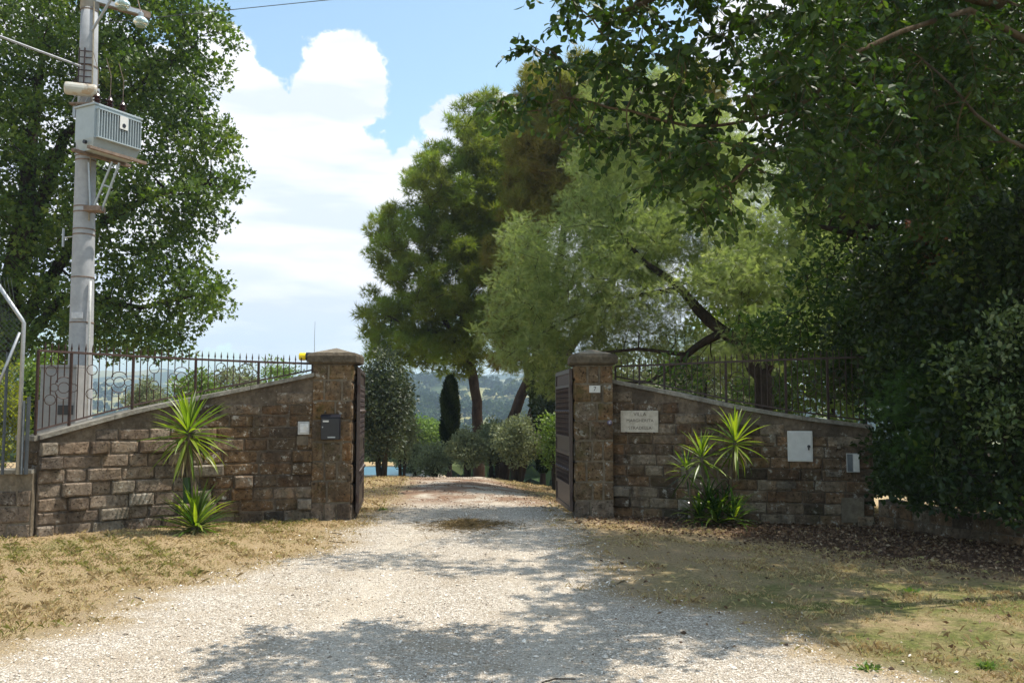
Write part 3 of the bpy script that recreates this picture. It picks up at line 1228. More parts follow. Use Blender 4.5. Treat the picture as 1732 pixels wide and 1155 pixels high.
p, tg, z, s = front_on(RW, 1438, 781, -.028)
yaw = math.atan2(tg.y, tg.x)
mc = thing('utility_hatch', 'small two part grey and white utility hatch at the right end of the wall', 'hatch', (p.x, p.y, z), None, yaw)
MB().box((0, 0, 0), (.17, .03, .26)).obj('frame', ICM, mc, bevel=.003)
MB().box((.04, -.018, 0), (.075, .01, .235)).obj('lid', WHITEM, mc, bevel=.002)
MB().box((-.043, -.018, 0), (.07, .008, .235)).obj('lid', simple_mat('dirty_grey_plastic', (.13, .14, .15), .6), mc, bevel=.002)
# cement patches on right wall
for (px, py, w, h, mt_) in ((1326, 818, .26, .10, PALE), (1436, 860, .30, .34, MORT_P), (1415, 752, .05, .09, PALE), (1305, 700 + 40, .08, .12, PALE), (1405, 800, .2, .07, PALE)):
    p, tg, z, s = front_on(RW, px, py, -.02)
    o = MB().box((0, 0, 0), (w, .02, h)).obj('mortar_patch', mt_, right_wall, bevel=.006)
    o.location = (p.x, p.y, z)
    o.rotation_euler = (0, R(random.uniform(-2, 2)), math.atan2(tg.y, tg.x))


# ------------------------------------------------------------------ chain link fence (far left)
cf = thing('chain_link_fence', 'galvanised chain link fence with cranked post on the low wall at left edge', 'fence', (0, 0, 0))
pp = W(30, 795, 10.98)
pxx = pp.x
top = W(32, 541, 10.98).z
MB().tube([(pxx, 10.98, .80), (pxx, 10.98, top - .04), (pxx - .02, 10.97, top), (pxx - .36, 10.9, top + .52)], .025, 10).obj('post', GALV, cf, smooth=True)
MB().tube([(pxx + .09, 11.0, .80), (pxx + .09, 11.0, 1.75)], .024, 8).obj('post', simple_mat('dark_grey_steel', (.07, .08, .09), .5, .5, .4), cf)
MB().tube([(pxx + .035, 11.0, .80), (pxx + .035, 11.0, 1.7)], .017, 8).obj('post', simple_mat('grey_steel', (.20, .22, .24), .5, .5, .4), cf)
q0 = W(-60, 700, 10.9)
MB().tube([(pxx - .03, 10.95, top - .16), (pxx - .38, 10.93, top - 1.15)], .018, 8).obj('brace', GALV, cf, smooth=True)
MB().tube([(pxx - .17, 10.95, .80), (pxx - .17, 10.95, 2.3)], .018, 6).obj('post', bpy.data.materials['dark_grey_steel'], cf)
WIREM = simple_mat('green_grey_wire', (.06, .075, .07), .5, .4, .3)
m = MB()
x1, x0, z0, z1 = pxx - .03, pxx - 2.6, .88, top
p0 = .062
k = 0
u = x0 - (z1 - z0)
while u < x1:
    for sg in (1, -1):
        a0 = max(x0, u)
        b0 = min(x1, u + (z1 - z0))
        if b0 - a0 > .02:
            za, zb_ = z0 + (a0 - u), z0 + (b0 - u)
            if sg < 0:
                za, zb_ = z1 - (a0 - u), z1 - (b0 - u)
            m.tube([(a0, 10.95 + .003 * sg, za), (b0, 10.95 + .003 * sg, zb_)], .003, 3, False)
    u += p0
# cranked upper part of the mesh
for k in range(60):
    t0 = k / 60
    xx = x0 + (x1 - x0) * t0
    for sg in (-1, 1):
        m.tube([(xx, 10.955, z1), (xx - .36 + sg * .3, 10.88, z1 + .52)], .003, 3, False)
m.obj('wire_mesh', WIREM, cf, kind='stuff')
for zz in (.9, 1.7, z1):
    MB().tube([(x0, 10.95, zz), (x1, 10.95, zz)], .003, 4).obj('tension_wire', WIREM, cf)
# ------------------------------------------------------------------ vegetation helpers
def bark_mat(name, lo, hi, sc=9):
    t = MT(name)
    c = t.ramp(t.noise(sc, 6, .7, stretch=(1, 1, .35)), [(.3, lo), (.7, hi)])
    return t.end(t.bsdf(c, .95, .1, t.bump(t.noise(sc * 3, 5, .8, stretch=(1, 1, .3)), 1, .04)))


def lobe_world(l):
    px, py, D, rx, ry, rz = l
    c = W(px, py, D)
    k = D / FPX
    return np.array(c), np.array([rx * k, rz, ry * k])


def sample_lobes(lobes, n, mind, shell=.45, zmin=None):
    L_ = [lobe_world(l) for l in lobes]
    vol = np.array([np.prod(r) ** .75 for _, r in L_])
    vol /= vol.sum()
    pts = np.zeros((0, 3))
    tries = 0
    out = []
    grid = {}
    while len(out) < n and tries < n * 14:
        tries += 1
        i = rng.choice(len(L_), p=vol)
        c, r = L_[i]
        d = rng.normal(size=3)
        d /= np.linalg.norm(d)
        u = rng.random() ** shell
        p = c + d * r * u
        if zmin is not None and p[2] < zmin:
            continue
        key = tuple((p / mind).astype(int))
        ok = True
        for a in (-1, 0, 1):
            for b in (-1, 0, 1):
                for e in (-1, 0, 1):
                    for q in grid.get((key[0] + a, key[1] + b, key[2] + e), ()):
                        if np.sum((q - p) ** 2) < mind * mind:
                            ok = False
        if ok:
            grid.setdefault(key, []).append(p)
            out.append(p)
    return np.array(out)


def grow(trunk_paths, targets, r_tip, sag=.1, limb_r=None, wig=.12, back=.35):
    """connect targets to the skeleton; returns polylines of (points, radii)"""
    nodes, prs, rad = [], [], []
    for pts, rr in trunk_paths:
        pts = [Vector(p) for p in pts]
        for i in range(len(pts) - 1):
            n = max(2, int((pts[i + 1] - pts[i]).length / .35))
            for k in range(n):
                t = k / n
                nodes.append(pts[i].lerp(pts[i + 1], t))
                rad.append(rr[i] * (1 - t) + rr[i + 1] * t)
        nodes.append(pts[-1])
        rad.append(rr[-1])
    root = np.array([nodes[0]])
    A = [tuple(p) for p in nodes]
    dep = [0.0] * len(A)
    order = np.argsort(np.min(np.linalg.norm(targets[:, None, :] - np.array(A)[None, ::3, :], axis=2), axis=1))
    res = []
    arr = np.zeros((len(A) + len(targets) * 6 + 10, 3))
    arr[:len(A)] = A
    depa = np.zeros(len(arr))
    cnt = len(A)
    rads = np.zeros(len(arr))
    rads[:cnt] = rad
    for ti in order:
        t = targets[ti]
        d = np.linalg.norm(arr[:cnt] - t, axis=1) + back * depa[:cnt]
        j = int(np.argmin(d))
        a = arr[j]
        L_ = np.linalg.norm(t - a)
        if L_ < .02:
            continue
        k = max(2, min(5, int(L_ / .35) + 1))
        pts = []
        off = rng.normal(size=3) * wig * L_
        for m in range(k + 1):
            u = m / k
            p = a * (1 - u) + t * u + off * math.sin(math.pi * u) + np.array([0, 0, -sag * L_ * math.sin(math.pi * u)])
            pts.append(p)
        r0 = min(rads[j] * .75, r_tip * (1.5 + 1.1 * L_))
        rr = [r0 * (1 - m / k) + r_tip * .6 * (m / k) for m in range(k + 1)]
        res.append((pts, rr))
        for m in range(1, k + 1):
            arr[cnt] = pts[m]
            depa[cnt] = depa[j] + L_ * m / k
            rads[cnt] = max(rr[m], r_tip)
            cnt += 1
    return res


LEAF_D = (np.array([(0, 0, 0), (.28, .42, .03), (0, 1, -.04), (-.28, .42, .03)]), np.array([(0, 1, 2), (0, 2, 3)]))
LEAF_F = (np.array([(0, 0, 0), (.25, .25, .06), (.29, .6, .05), (0, 1, -.06), (-.29, .6, .05), (-.25, .25, .06), (0, .5, -.02)]),
          np.array([(0, 1, 6), (1, 2, 6), (2, 3, 6), (6, 3, 4), (6, 4, 5), (6, 5, 0)]))
# lobed oak-like leaf
LEAF_O = (np.array([(0, 0, 0), (.14, .22, .02), (.30, .40, .04), (.18, .52, .02), (.34, .74, .03), (0, 1, 0), (-.34, .74, .03), (-.18, .52, .02), (-.30, .40, .04), (-.14, .22, .02)]),
          np.array([(0, 1, 9), (1, 2, 3), (9, 7, 8), (1, 3, 9), (9, 3, 7), (3, 4, 5), (7, 5, 6), (3, 5, 7)]))


def tuft_tpl(n, L_, w, spread, seed=3, droop=0.0):
    r = np.random.default_rng(seed)
    V, F = [], []
    for i in range(n):
        d = np.array([0, 1.0, 0]) + r.normal(size=3) * spread
        d /= np.linalg.norm(d)
        s = np.cross(d, r.normal(size=3))
        s /= np.linalg.norm(s)
        l = L_ * r.uniform(.7, 1.1)
        o = len(V)
        V += [tuple(s * w), tuple(-s * w), tuple(d * l)]
        F.append((o, o + 1, o + 2))
    return np.array(V), np.array(F)


def frond_tpl(n=9, L_=1.0, lf=.34, w=.035, seed=1):
    """a feathery bipinnate spray: rachis with paired thin leaflets"""
    r = np.random.default_rng(seed)
    V, F = [], []
    for i in range(n):
        y = L_ * (i + .6) / n
        z = -.25 * y * y
        for sg in (-1, 1):
            a = r.uniform(.5, .85)
            l = lf * (1 - .5 * abs(i / n - .35)) * r.uniform(.8, 1.15)
            o = len(V)
            V += [(0, y - w, z), (0, y + w, z), (sg * l * math.cos(a) * 1.1, y + l * math.sin(a), z - .12 * l + r.normal() * .03)]
            F.append((o, o + 1, o + 2))
    return np.array(V), np.array(F)


def scatter_leaves(centers, per, rad, tpl, size, spread=1.0, out_from=None, flat=.8, var=.25, droop=0.0, up=0.0, clumpvar=.5):
    """leaves scattered round cluster centres. returns V,F,attr"""
    n = len(centers) * per
    ci = np.repeat(np.arange(len(centers)), per)
    g = rng.normal(size=(n, 3))
    g /= np.linalg.norm(g, axis=1)[:, None]
    u = rng.random(n) ** .45
    radv = rad if np.isscalar(rad) else rad[ci]
    pos = centers[ci] + g * (u * radv)[:, None] * np.array([1, 1, flat])
    dirs = g.copy()
    dirs[:, 2] += up - droop
    rots = rand_rots(n, dirs, spread)
    sc = size * (1 + rng.normal(size=n) * var).clip(.4, 1.8)
    V, F = inst_np(tpl[0], tpl[1], pos, rots, sc)
    cr = rng.random(len(centers))
    rv = np.clip(clumpvar * cr[ci] + (1 - clumpvar) * rng.random(n), 0, 1)
    rv = np.repeat(rv, len(tpl[0]))
    return V, F, rv


def tris(F):
    return F


LEAF_T = (np.array([(0, 0, 0), (.42, .45, .05), (.14, .55, .02), (0, 1, -.04), (-.14, .55, .02), (-.42, .45, .05)]), np.array([(0, 1, 2), (0, 2, 4), (2, 3, 4), (0, 4, 5)]))


def make_tree(name, label, cat, trunks, targets, per, rad, tpl, size, lmat, bmat, rtip=.015, group=None, trunk_sides=10, kind=None,
              sag=.05, **k):
    b0 = Vector(trunks[0][0][0])
    th = thing(name, label, cat, (b0.x, b0.y, b0.z), group)
    off = np.array(b0)
    for i, (pts, rr) in enumerate(trunks):
        # rough taper with slight bumps
        Q, qr = [], []
        for a in range(len(pts) - 1):
            p, q = Vector(pts[a]), Vector(pts[a + 1])
            for s in range(3):
                t = s / 3
                Q.append(p.lerp(q, t) - b0 + Vector(rng.normal(size=3) * rr[a] * .12))
                qr.append((rr[a] * (1 - t) + rr[a + 1] * t) * rng.uniform(.92, 1.08))
        Q.append(Vector(pts[-1]) - b0)
        qr.append(rr[-1])
        MB().tube(Q, qr, trunk_sides).obj('trunk' if i == 0 else 'limb', bmat, th, smooth=True)
    br = grow(trunks, targets, rtip, sag)
    m = MB()
    for pts, rr in br:
        m.tube([Vector(p) - b0 for p in pts], rr, 4 if rr[0] < .05 else 6, False)
    m.obj('branches', bmat, th, smooth=True, kind='stuff')
    V, F, rv = scatter_leaves(targets, per, rad, tpl, size, **k)
    me = mesh_np('crown', V - off, F, lmat, False, {'rnd': rv})
    add_obj('crown', me, th, kind=kind or 'stuff')
    return th


BARK_PINE = bark_mat('pine_bark', (.035, .024, .018), (.12, .08, .06), 6)
BARK_GREY = bark_mat('grey_brown_bark', (.045, .035, .026), (.15, .12, .09), 9)
BARK_DARK = bark_mat('dark_bark', (.02, .016, .012), (.075, .058, .042), 9)
OAKM = leaf_mat('oak_leaves', [(0, (.034, .060, .014)), (.45, (.068, .112, .022)), (.8, (.125, .175, .034)), (1, (.21, .25, .055))], .38, 1.5, .5, .3)  # wide ramp paints sunlit highlights and dark shaded leaves into the colour
PINEM = leaf_mat('pine_needles', [(0, (.14, .15, .03)), (.4, (.21, .24, .045)), (.8, (.24, .32, .065)), (1, (.25, .24, .05))], .45, 1.3, .5, .3)
PINEB = leaf_mat('olive_brown_pine_needles', [(0, (.19, .14, .04)), (.4, (.22, .185, .045)), (.8, (.21, .22, .045)), (1, (.27, .26, .06))], .45, 1.3, .5, .3)
ACAM = leaf_mat('silver_wattle_leaves', [(0, (.11, .15, .055)), (.4, (.22, .27, .10)), (.8, (.34, .38, .155)), (1, (.44, .45, .20))], .42, 1.45, .5, .3, (1.0, 1.1, .6))
FOREM = leaf_mat('dark_oval_leaves', [(0, (.022, .042, .010)), (.5, (.034, .064, .013)), (.85, (.055, .095, .018)), (1, (.12, .16, .03))], .32, 1.6, .5, .3)
HEDGM = leaf_mat('dark_hedge_leaves', [(0, (.016, .026, .008)), (.5, (.028, .046, .012)), (.8, (.050, .078, .016)), (1, (.17, .20, .04))], .32, 1.7, .42, .3)  # bright end of the ramp stands in for leaves catching sun
OLIVM = leaf_mat('olive_leaves', [(0, (.12, .14, .075)), (.5, (.18, .205, .11)), (1, (.28, .31, .18))], .34, 1.2, .5, .35, (1, 1.05, .7))
OLIVD = leaf_mat('dark_holm_leaves', [(0, (.028, .040, .022)), (.5, (.052, .070, .036)), (1, (.10, .12, .065))], .22, 1.2, .45, .4)
CYPM = leaf_mat('cypress_scales', [(0, (.018, .028, .008)), (.5, (.032, .048, .012)), (1, (.065, .085, .02))], .12, 1.2, .6, .2)
BRIGHTM = leaf_mat('bright_green_leaves', [(0, (.07, .115, .028)), (.5, (.12, .18, .045)), (1, (.20, .26, .07))], .38, 1.5, .45, .4)
YELM = leaf_mat('yellow_green_leaves', [(0, (.16, .19, .03)), (1, (.36, .36, .05))], .4, 1.3, .5, .3)
DRYM = leaf_mat('dead_brown_leaves', [(0, (.13, .055, .035)), (.6, (.22, .10, .06)), (1, (.32, .19, .11))], .25, 1.2, .6, .2, (1.1, .8, .5))


def gp(px, D, sink=.1):
    x = (px - 866) / FPX * D
    return Vector((x, D, T(x, D) - sink))


# ---- big oak behind the utility pole
lob = [(130, 130, 25, 150, 170, 3.0), (250, 110, 24, 120, 130, 2.4), (330, 60, 24, 70, 70, 1.6), (40, 330, 25, 190, 180, 3.0), (250, 330, 24, 140, 120, 2.6),
       (345, 300, 24, 62, 52, 1.4), (200, 470, 25, 150, 95, 2.4), (330, 500, 24, 70, 60, 1.6), (300, 200, 24, 95, 80, 1.8), (60, 520, 26, 120, 80, 2.4), (250, 565, 24, 80, 48, 1.4), (150, 560, 25, 110, 60, 2), (310, 250, 24, 90, 70, 1.6), (360, 310, 24, 45, 40, 1),
       (-140, 200, 26, 220, 280, 4), (-60, -150, 26, 300, 190, 4), (250, -60, 24, 130, 90, 3), (365, 25, 23.5, 40, 34, .9), (290, 420, 24, 70, 50, 1.3), (40, 610, 24, 60, 40, 1.2)]
tg = sample_lobes(lob, 1150, .52, .42)
b = gp(-30, 26)
tr = [([b, b + Vector((.3, 0, 2.5)), b + Vector((.9, -.3, 5.5)), b + Vector((1.2, -.2, 9.5)), b + Vector((1.6, -.3, 13))], [.48, .40, .32, .2, .08]),
      ([b + Vector((.5, 0, 3.6)), W(130, 400, 25.4), W(260, 330, 24.4), W(350, 310, 24)], [.22, .16, .09, .04]),
      ([b + Vector((.9, -.3, 5.5)), W(110, 230, 25.2), W(240, 140, 24.5), W(330, 80, 24)], [.22, .16, .09, .04]),
      ([b + Vector((.3, 0, 2.8)), W(110, 500, 25.2), W(240, 520, 24.5), W(330, 500, 24)], [.18, .12, .07, .03]),
      ([b + Vector((.7, -.3, 4.6)), W(-120, 300, 26), W(-250, 180, 26)], [.2, .13, .05])]
make_tree('oak_tree', 'huge dark green oak tree behind the utility pole, its crown filling the upper left', 'tree', tr, tg, 112, .46, LEAF_T, .142, OAKM, BARK_DARK,
          rtip=.02, spread=.9, up=.2, clumpvar=.35)

# ---- stone pines
lob = [(690, 420, 38, 62, 75, 2.4), (650, 520, 38, 42, 60, 2.0), (745, 330, 38, 60, 80, 2.6), (800, 240, 38, 52, 60, 2.4), (850, 200, 39, 60, 40, 2.4), (700, 590, 38, 78, 42, 2.2),
       (780, 470, 38, 90, 110, 3), (800, 360, 38.5, 80, 90, 3), (655, 380, 38, 30, 42, 1.2), (770, 600, 38, 55, 38, 1.8), (870, 320, 39, 70, 120, 3.0), (745, 540, 38, 90, 60, 2.4),
       (640, 560, 38, 30, 40, 1.3), (860, 480, 38, 90, 110, 2.4)]
tg = sample_lobes(lob, 520, .55, .36)
b = gp(812, 38)
tr = [([b, W(808, 700, 38), W(800, 640, 38), W(785, 560, 38.3), W(790, 450, 38.5), W(800, 330, 38.5), W(820, 230, 38.6)], [.27, .24, .21, .19, .15, .11, .05]),
      ([W(795, 620, 38), W(740, 520, 38), W(690, 440, 38), W(660, 400, 38)], [.13, .10, .06, .03]),
      ([W(786, 560, 38.3), W(700, 560, 38), W(650, 530, 38)], [.10, .07, .03]),
      ([W(790, 450, 38.5), W(740, 380, 38), W(720, 330, 38)], [.11, .07, .03]),
      ([W(790, 500, 38.5), W(850, 420, 38.4), W(880, 330, 39)], [.13, .09, .03])]
TUFT = tuft_tpl(11, 1.0, .045, .42)
make_tree('stone_pine', 'tall rounded pine with straight reddish trunk standing beyond the open gate', 'tree', tr, tg, 58, .46, TUFT, .28, PINEM, BARK_PINE,
          rtip=.022, spread=.45, up=.9, clumpvar=.6, group='pines beyond the gate')
lob = [(925, 270, 34, 70, 95, 2.4), (960, 190, 34, 80, 60, 2.4), (1010, 150, 34, 80, 50, 2.2), (985, 300, 34, 60, 90, 2.2), (900, 350, 34, 45, 55, 1.6), (1060, 230, 34, 90, 80, 2.4), (930, 160, 34, 60, 45, 2), (880, 540, 35, 55, 50, 1.6), (862, 600, 35, 38, 26, 1.2), (915, 600, 34.5, 45, 34, 1.2), (870, 450, 35, 50, 60, 1.8),
       (1150, 190, 34, 80, 70, 2.4)]
tg = sample_lobes(lob, 480, .5, .36)
b = gp(848, 34)
tr = [([b, W(862, 720, 34), W(890, 650, 34), W(925, 560, 34), W(950, 420, 34.3), W(960, 300, 34.4), W(975, 200, 34.5)], [.24, .21, .19, .17, .14, .10, .05]),
      ([W(930, 540, 34), W(1000, 420, 34.2), W(1060, 260, 34)], [.12, .09, .03])]
make_tree('stone_pine', 'leaning pine with an olive brown crown, to the right of the tall straight one', 'tree', tr, tg, 60, .44, TUFT, .27, PINEB, BARK_PINE,
          rtip=.022, spread=.45, up=.9, clumpvar=.6, group='pines beyond the gate')
b = gp(885, 33)
lob = [(1110, 330, 33, 110, 80, 2), (1190, 280, 33, 90, 80, 2), (1060, 420, 33, 80, 60, 2)]
tg = sample_lobes(lob, 130, .6, .36)
tr = [([b + Vector((-.35, 0, 0)), W(905, 700, 33), W(945, 620, 33), W(1010, 520, 33), W(1090, 380, 33)], [.27, .25, .22, .16, .06])]
make_tree('stone_pine', 'strongly leaning pine trunk nearest the right gate leaf, crown lost behind the wattle', 'tree', tr, tg, 50, .50, TUFT, .29, PINEM, BARK_PINE,
          rtip=.022, spread=.45, up=.9, clumpvar=.6, group='pines beyond the gate')

# ---- silver wattle behind the right wall
lob = [(900, 440, 20, 55, 75, 1.0), (960, 430, 20, 70, 70, 1.2), (890, 520, 20, 62, 50, 1.0), (1010, 350, 20.5, 60, 70, 1.2), (1080, 410, 20, 80, 90, 1.4), (900, 590, 20, 70, 48, 1.0), (1000, 520, 20, 90, 70, 1.3),
       (1090, 290, 21, 80, 60, 1.3), (945, 640, 20.5, 40, 30, .6), (1200, 400, 20, 100, 80, 1.5), (1300, 400, 19, 90, 80, 1.4), (1220, 300, 21, 110, 60, 1.4), (1380, 330, 19, 80, 80, 1.4), (1100, 510, 19.5, 70, 60, 1.2),
       (1180, 240, 21, 90, 60, 1.4), (1340, 490, 18, 80, 60, 1.2), (1250, 470, 19, 70, 50, 1.2), (840, 555, 20, 30, 22, .5),  (1000, 600, 20.5, 60, 28, .8), (1420, 430, 18, 80, 70, 1.2),
       (1010, 280, 21, 50, 40, 1.0), (960, 520, 21.5, 90, 80, 1.0), (1290, 560, 17.2, 60, 50, .6), (1240, 470, 17.8, 80, 60, .7), (1350, 560, 16.8, 60, 50, .6), (1030, 460, 19, 60, 50, .6), (1060, 530, 19, 70, 36, .7), (1150, 600, 20.5, 80, 34, .8), (1000, 640, 21, 50, 30, .7), (1240, 610, 19.5, 70, 30, .7), (930, 620, 20.5, 50, 30, .6), (1040, 560, 20.5, 70, 40, .9), (1130, 570, 20, 50, 30, .6), (850, 480, 20.5, 22, 24, .5), (870, 400, 20.5, 26, 30, .5), (1070, 170, 20, 80, 55, 1.6), (1010, -70, 19, 90, 60, 1.6)]  # last lobe sits above the view, added to shade the far drive
tg = sample_lobes(lob, 1400, .30, .42)
b = gp(1300, 18.0, .2)
tr = [([b, W(1290, 640, 18.2), W(1255, 580, 18.4), W(1200, 545, 18.8), W(1150, 485, 19), W(1085, 440, 19.4), W(1040, 380, 20)], [.20, .17, .15, .12, .09, .06, .03]),
      ([W(1225, 560, 18.6), W(1180, 585, 18.7), W(1150, 610, 18.6), W(1100, 645, 18.7), W(1010, 650, 19.4)], [.10, .08, .06, .04, .02]),
      ([W(1150, 490, 19), W(1080, 500, 19.4), W(1000, 520, 20), W(920, 560, 20)], [.07, .05, .04, .02]),
      ([W(1255, 580, 18.4), W(1260, 480, 18.8), W(1230, 360, 19.6), W(1200, 270, 20.5)], [.12, .09, .06, .03]),
      ([W(1160, 600, 18.6), W(1080, 590, 19.2), W(980, 600, 20)], [.05, .04, .02]),
      ([W(1290, 640, 18.2), W(1340, 520, 18.2), W(1380, 400, 18.6), W(1400, 330, 19)], [.12, .09, .05, .03])]
FROND = frond_tpl(9, 1.0, .36, .03)
make_tree('silver_wattle', 'feathery pale green wattle tree leaning over the railing behind the right pillar', 'tree', tr, tg, 58, .31, FROND, .135, ACAM, BARK_DARK,
          rtip=.009, spread=.75, up=-.1, clumpvar=.55, flat=.55)

# ---- foreground tree whose branches hang in from upper right
lob = [(1000, 60, 6.3, 110, 60, .55), (1110, 120, 6.6, 150, 90, .7), (900, 170, 6.6, 75, 40, .35), (1240, 190, 6.4, 150, 110, .55), (1180, 300, 6.4, 100, 60, .5), (1350, 120, 6.5, 160, 150, .6),
       (1050, -60, 6.2, 200, 90, .8), (1330, -80, 6.0, 250, 110, .6), (1500, 150, 8, 150, 170, 1.2), (1650, 120, 8.4, 150, 180, 1.2), (1420, 290, 7.6, 120, 70, .8), (1190, 350, 6.5, 50, 30, .3),
       (1600, -100, 8, 250, 120, 1.4), (1010, 210, 6.8, 90, 45, .4), (960, 110, 6.5, 70, 50, .4), (1560, 300, 9, 110, 90, .9), (1930, 0, 9.2, 130, 150, .7), (1130, 235, 6.5, 90, 60, .45), (1270, 290, 6.5, 80, 60, .5), (1310, -75, 9.7, 130, 28, .55), (1520, 60, 10.5, 130, 80, 1.0), (1680, 60, 11, 130, 110, 1.2), (1420, 120, 11.3, 90, 60, .8), (1700, -150, 10, 160, 90, 1.1), (1520, -190, 10.3, 130, 70, 1.0), (1150, -120, 7.0, 120, 40, .5)]  # lobes above the view were added to cast shade on drive and verge
tgf = sample_lobes(lob, 780, .25, .42)
b = gp(2160, 8.2, .2)
tr = [([b, b + Vector((-.1, 0, 1.5)), W(2080, 330, 8.2), W(1920, 60, 8), W(1720, -90, 7.8), W(1450, -160, 7)], [.26, .22, .15, .06, .035, .02]),
      ([W(2080, 330, 8.2), W(1900, 330, 7.8), W(1700, 240, 7.4), W(1560, 100, 7.2)], [.05, .022, .016, .008]),
      ([W(1900, 150, 8), W(1640, 20, 7.2), W(1455, 75, 6.8), W(1420, 130, 6.7), W(1340, 185, 6.6), W(1210, 215, 6.5), W(1060, 185, 6.5), W(960, 170, 6.6), W(880, 190, 6.6)], [.05, .024, .018, .018, .015, .012, .010, .008, .004]),
      ([W(1700, 0, 7.6), W(1400, -60, 6.8), W(1180, -20, 6.5), W(1000, 30, 6.3)], [.08, .05, .03, .01]),
      ([W(1345, 182, 6.6), W(1270, 280, 6.5), W(1190, 340, 6.5)], [.018, .013, .006])]
BARK_TAN = bark_mat('tan_twig_bark', (.085, .06, .038), (.22, .16, .10), 20)
b0 = Vector(tr[0][0][0])
fore = thing('elm_tree', 'dark leafy tree at upper right, its branches hanging over the drive in the foreground', 'tree', b0)
for i, (pts, rr) in enumerate(tr):
    Q, qr = [], []
    for a in range(len(pts) - 1):
        for s in range(3):
            Q.append(Vector(pts[a]).lerp(Vector(pts[a + 1]), s / 3) - b0 + Vector(rng.normal(size=3) * .02))
            qr.append(rr[a] * (1 - s / 3) + rr[a + 1] * s / 3)
    Q.append(Vector(pts[-1]) - b0)
    qr.append(rr[-1])
    MB().tube(Q, qr, 10).obj('trunk' if i == 0 else 'limb', BARK_TAN if i >= 2 else BARK_GREY, fore, smooth=True)
br = grow(tr, tgf, .005, .02, wig=.1)
m = MB()
for pts, rr in br:
    m.tube([Vector(p) - b0 for p in pts], rr, 4, False)
# twigs
twV = MB()
leafpos, leafdir = [], []
for c in tgf:
    for k in range(6):
        d = rng.normal(size=3)
        d[2] = d[2] * .5 - .35
        d /= np.linalg.norm(d)
        L_ = rng.uniform(.16, .34)
        side = np.cross(d, [0, 0, 1.0])
        side /= np.linalg.norm(side) + 1e-6
        P = []
        for s in range(4):
            u = s / 3
            P.append(c + d * L_ * u + np.array([0, 0, -.10 * u * u * L_ * 3]))
        m.tube([Vector(p) - b0 for p in P], [.0035, .003, .002, .001], 3, False)
        nl = rng.integers(7, 12)
        for q in range(nl):
            u = (q + .7) / nl
            p = c + d * L_ * u + np.array([0, 0, -.10 * u * u * L_ * 3])
            dd = d * .5 + side * (1 if q % 2 else -1) * .8 + np.array([0, 0, -.45]) + rng.normal(size=3) * .22
            leafpos.append(p)
            leafdir.append(dd)
m.obj('twigs', BARK_TAN, fore, kind='stuff')
leafpos, leafdir = np.array(leafpos), np.array(leafdir)
n = len(leafpos)
rots = rand_rots(n, leafdir, .15)
sc = rng.uniform(.055, .095, n)
crv = np.clip(.55 * np.repeat(rng.random(len(tgf)), 60)[:n] + .5 * rng.random(n), 0, 1)  # tone per cluster imitates lit and silhouetted sprays in the leaf colour
# nearest 300 leaves inside the picture are parts of their own
ax_ = leafpos[:, 0] / leafpos[:, 1]
inb = (np.abs(ax_) < .575) & (((leafpos[:, 2] - EYE) / leafpos[:, 1]) < .46)
score = np.where(inb, sc / leafpos[:, 1], 0)
big = np.argsort(-score)[:300]
rest = np.setdiff1d(np.arange(n), big)
V, F = inst_np(LEAF_F[0], LEAF_F[1], leafpos[rest], rots[rest], sc[rest])
add_obj('crown', mesh_np('crown', V - np.array(b0), F, FOREM, False, {'rnd': np.repeat(crv[rest], len(LEAF_F[0]))}), fore, kind='stuff')
lms = [mesh_np('leaf', LEAF_F[0], LEAF_F[1], FOREM, False, {'rnd': np.full(len(LEAF_F[0]), v)}) for v in (.1, .3, .5, .7, .9)]
for i_ in big:
    o = bpy.data.objects.new('leaf', lms[int(crv[i_] * 4.99)])
    COL.objects.link(o)
    o.parent = fore
    M = Matrix([[*rots[i_][r_], 0] for r_ in range(3)] + [[0, 0, 0, 1]])
    o.matrix_local = Matrix.Translation(Vector(leafpos[i_]) - b0) @ M @ Matrix.Scale(float(sc[i_]), 4)

# ---- dark laurel / bay thicket over the right wall
lob = [(1585, 620, 11.3, 100, 130, .8), (1510, 560, 12.2, 50, 40, .4), (1490, 660, 12.2, 30, 36, .3), (1488, 800, 12.75, 34, 70, .3), (1530, 830, 11.6, 50, 50, .35), (1680, 560, 10.6, 120, 160, 1.0), (1560, 780, 11.2, 85, 100, .6), (1690, 800, 10.0, 100, 110, .6), (1660, 700, 10.2, 100, 120, .8), (1800, 700, 9.6, 120, 200, .9),
       (1450, 600, 13.2, 60, 70, .6), (1540, 480, 12.0, 110, 90, .9), (1690, 420, 11, 110, 90, .9), (1500, 720, 12.0, 45, 80, .35), (1850, 400, 10, 160, 200, 1), (1600, 860, 10.7, 80, 45, .4), (1750, 860, 9.2, 70, 40, .4), (1482, 812, 12.9, 32, 40, .3)]
tgh = sample_lobes(lob, 800, .22, .45, zmin=.46)
b = Vector((6.6, 11.8, 0))
tr = [([b, b + Vector((0, 0, 1.4)), b + Vector((.1, -.1, 2.8)), W(1650, 330, 11.5)], [.16, .13, .10, .04]),
      ([b + Vector((.5, .3, 0)), b + Vector((.6, 0, 2)), W(1780, 380, 10.5)], [.12, .09, .04]),
      ([b + Vector((-.7, .3, 0)), b + Vector((-.9, .3, 1.6)), W(1530, 500, 12)], [.1, .07, .03]),
      ([b + Vector((.3, -1.3, 0)), W(1700, 700, 10.2), W(1690, 560, 10.4)], [.09, .06, .03])]
make_tree('bay_laurel', 'dense dark bay laurel thicket spilling over the low wall at the right edge', 'shrub', tr, tgh, 66, .25, LEAF_F, .066, HEDGM, BARK_DARK,
          rtip=.008, spread=.9, up=.15, clumpvar=.45, var=.38)

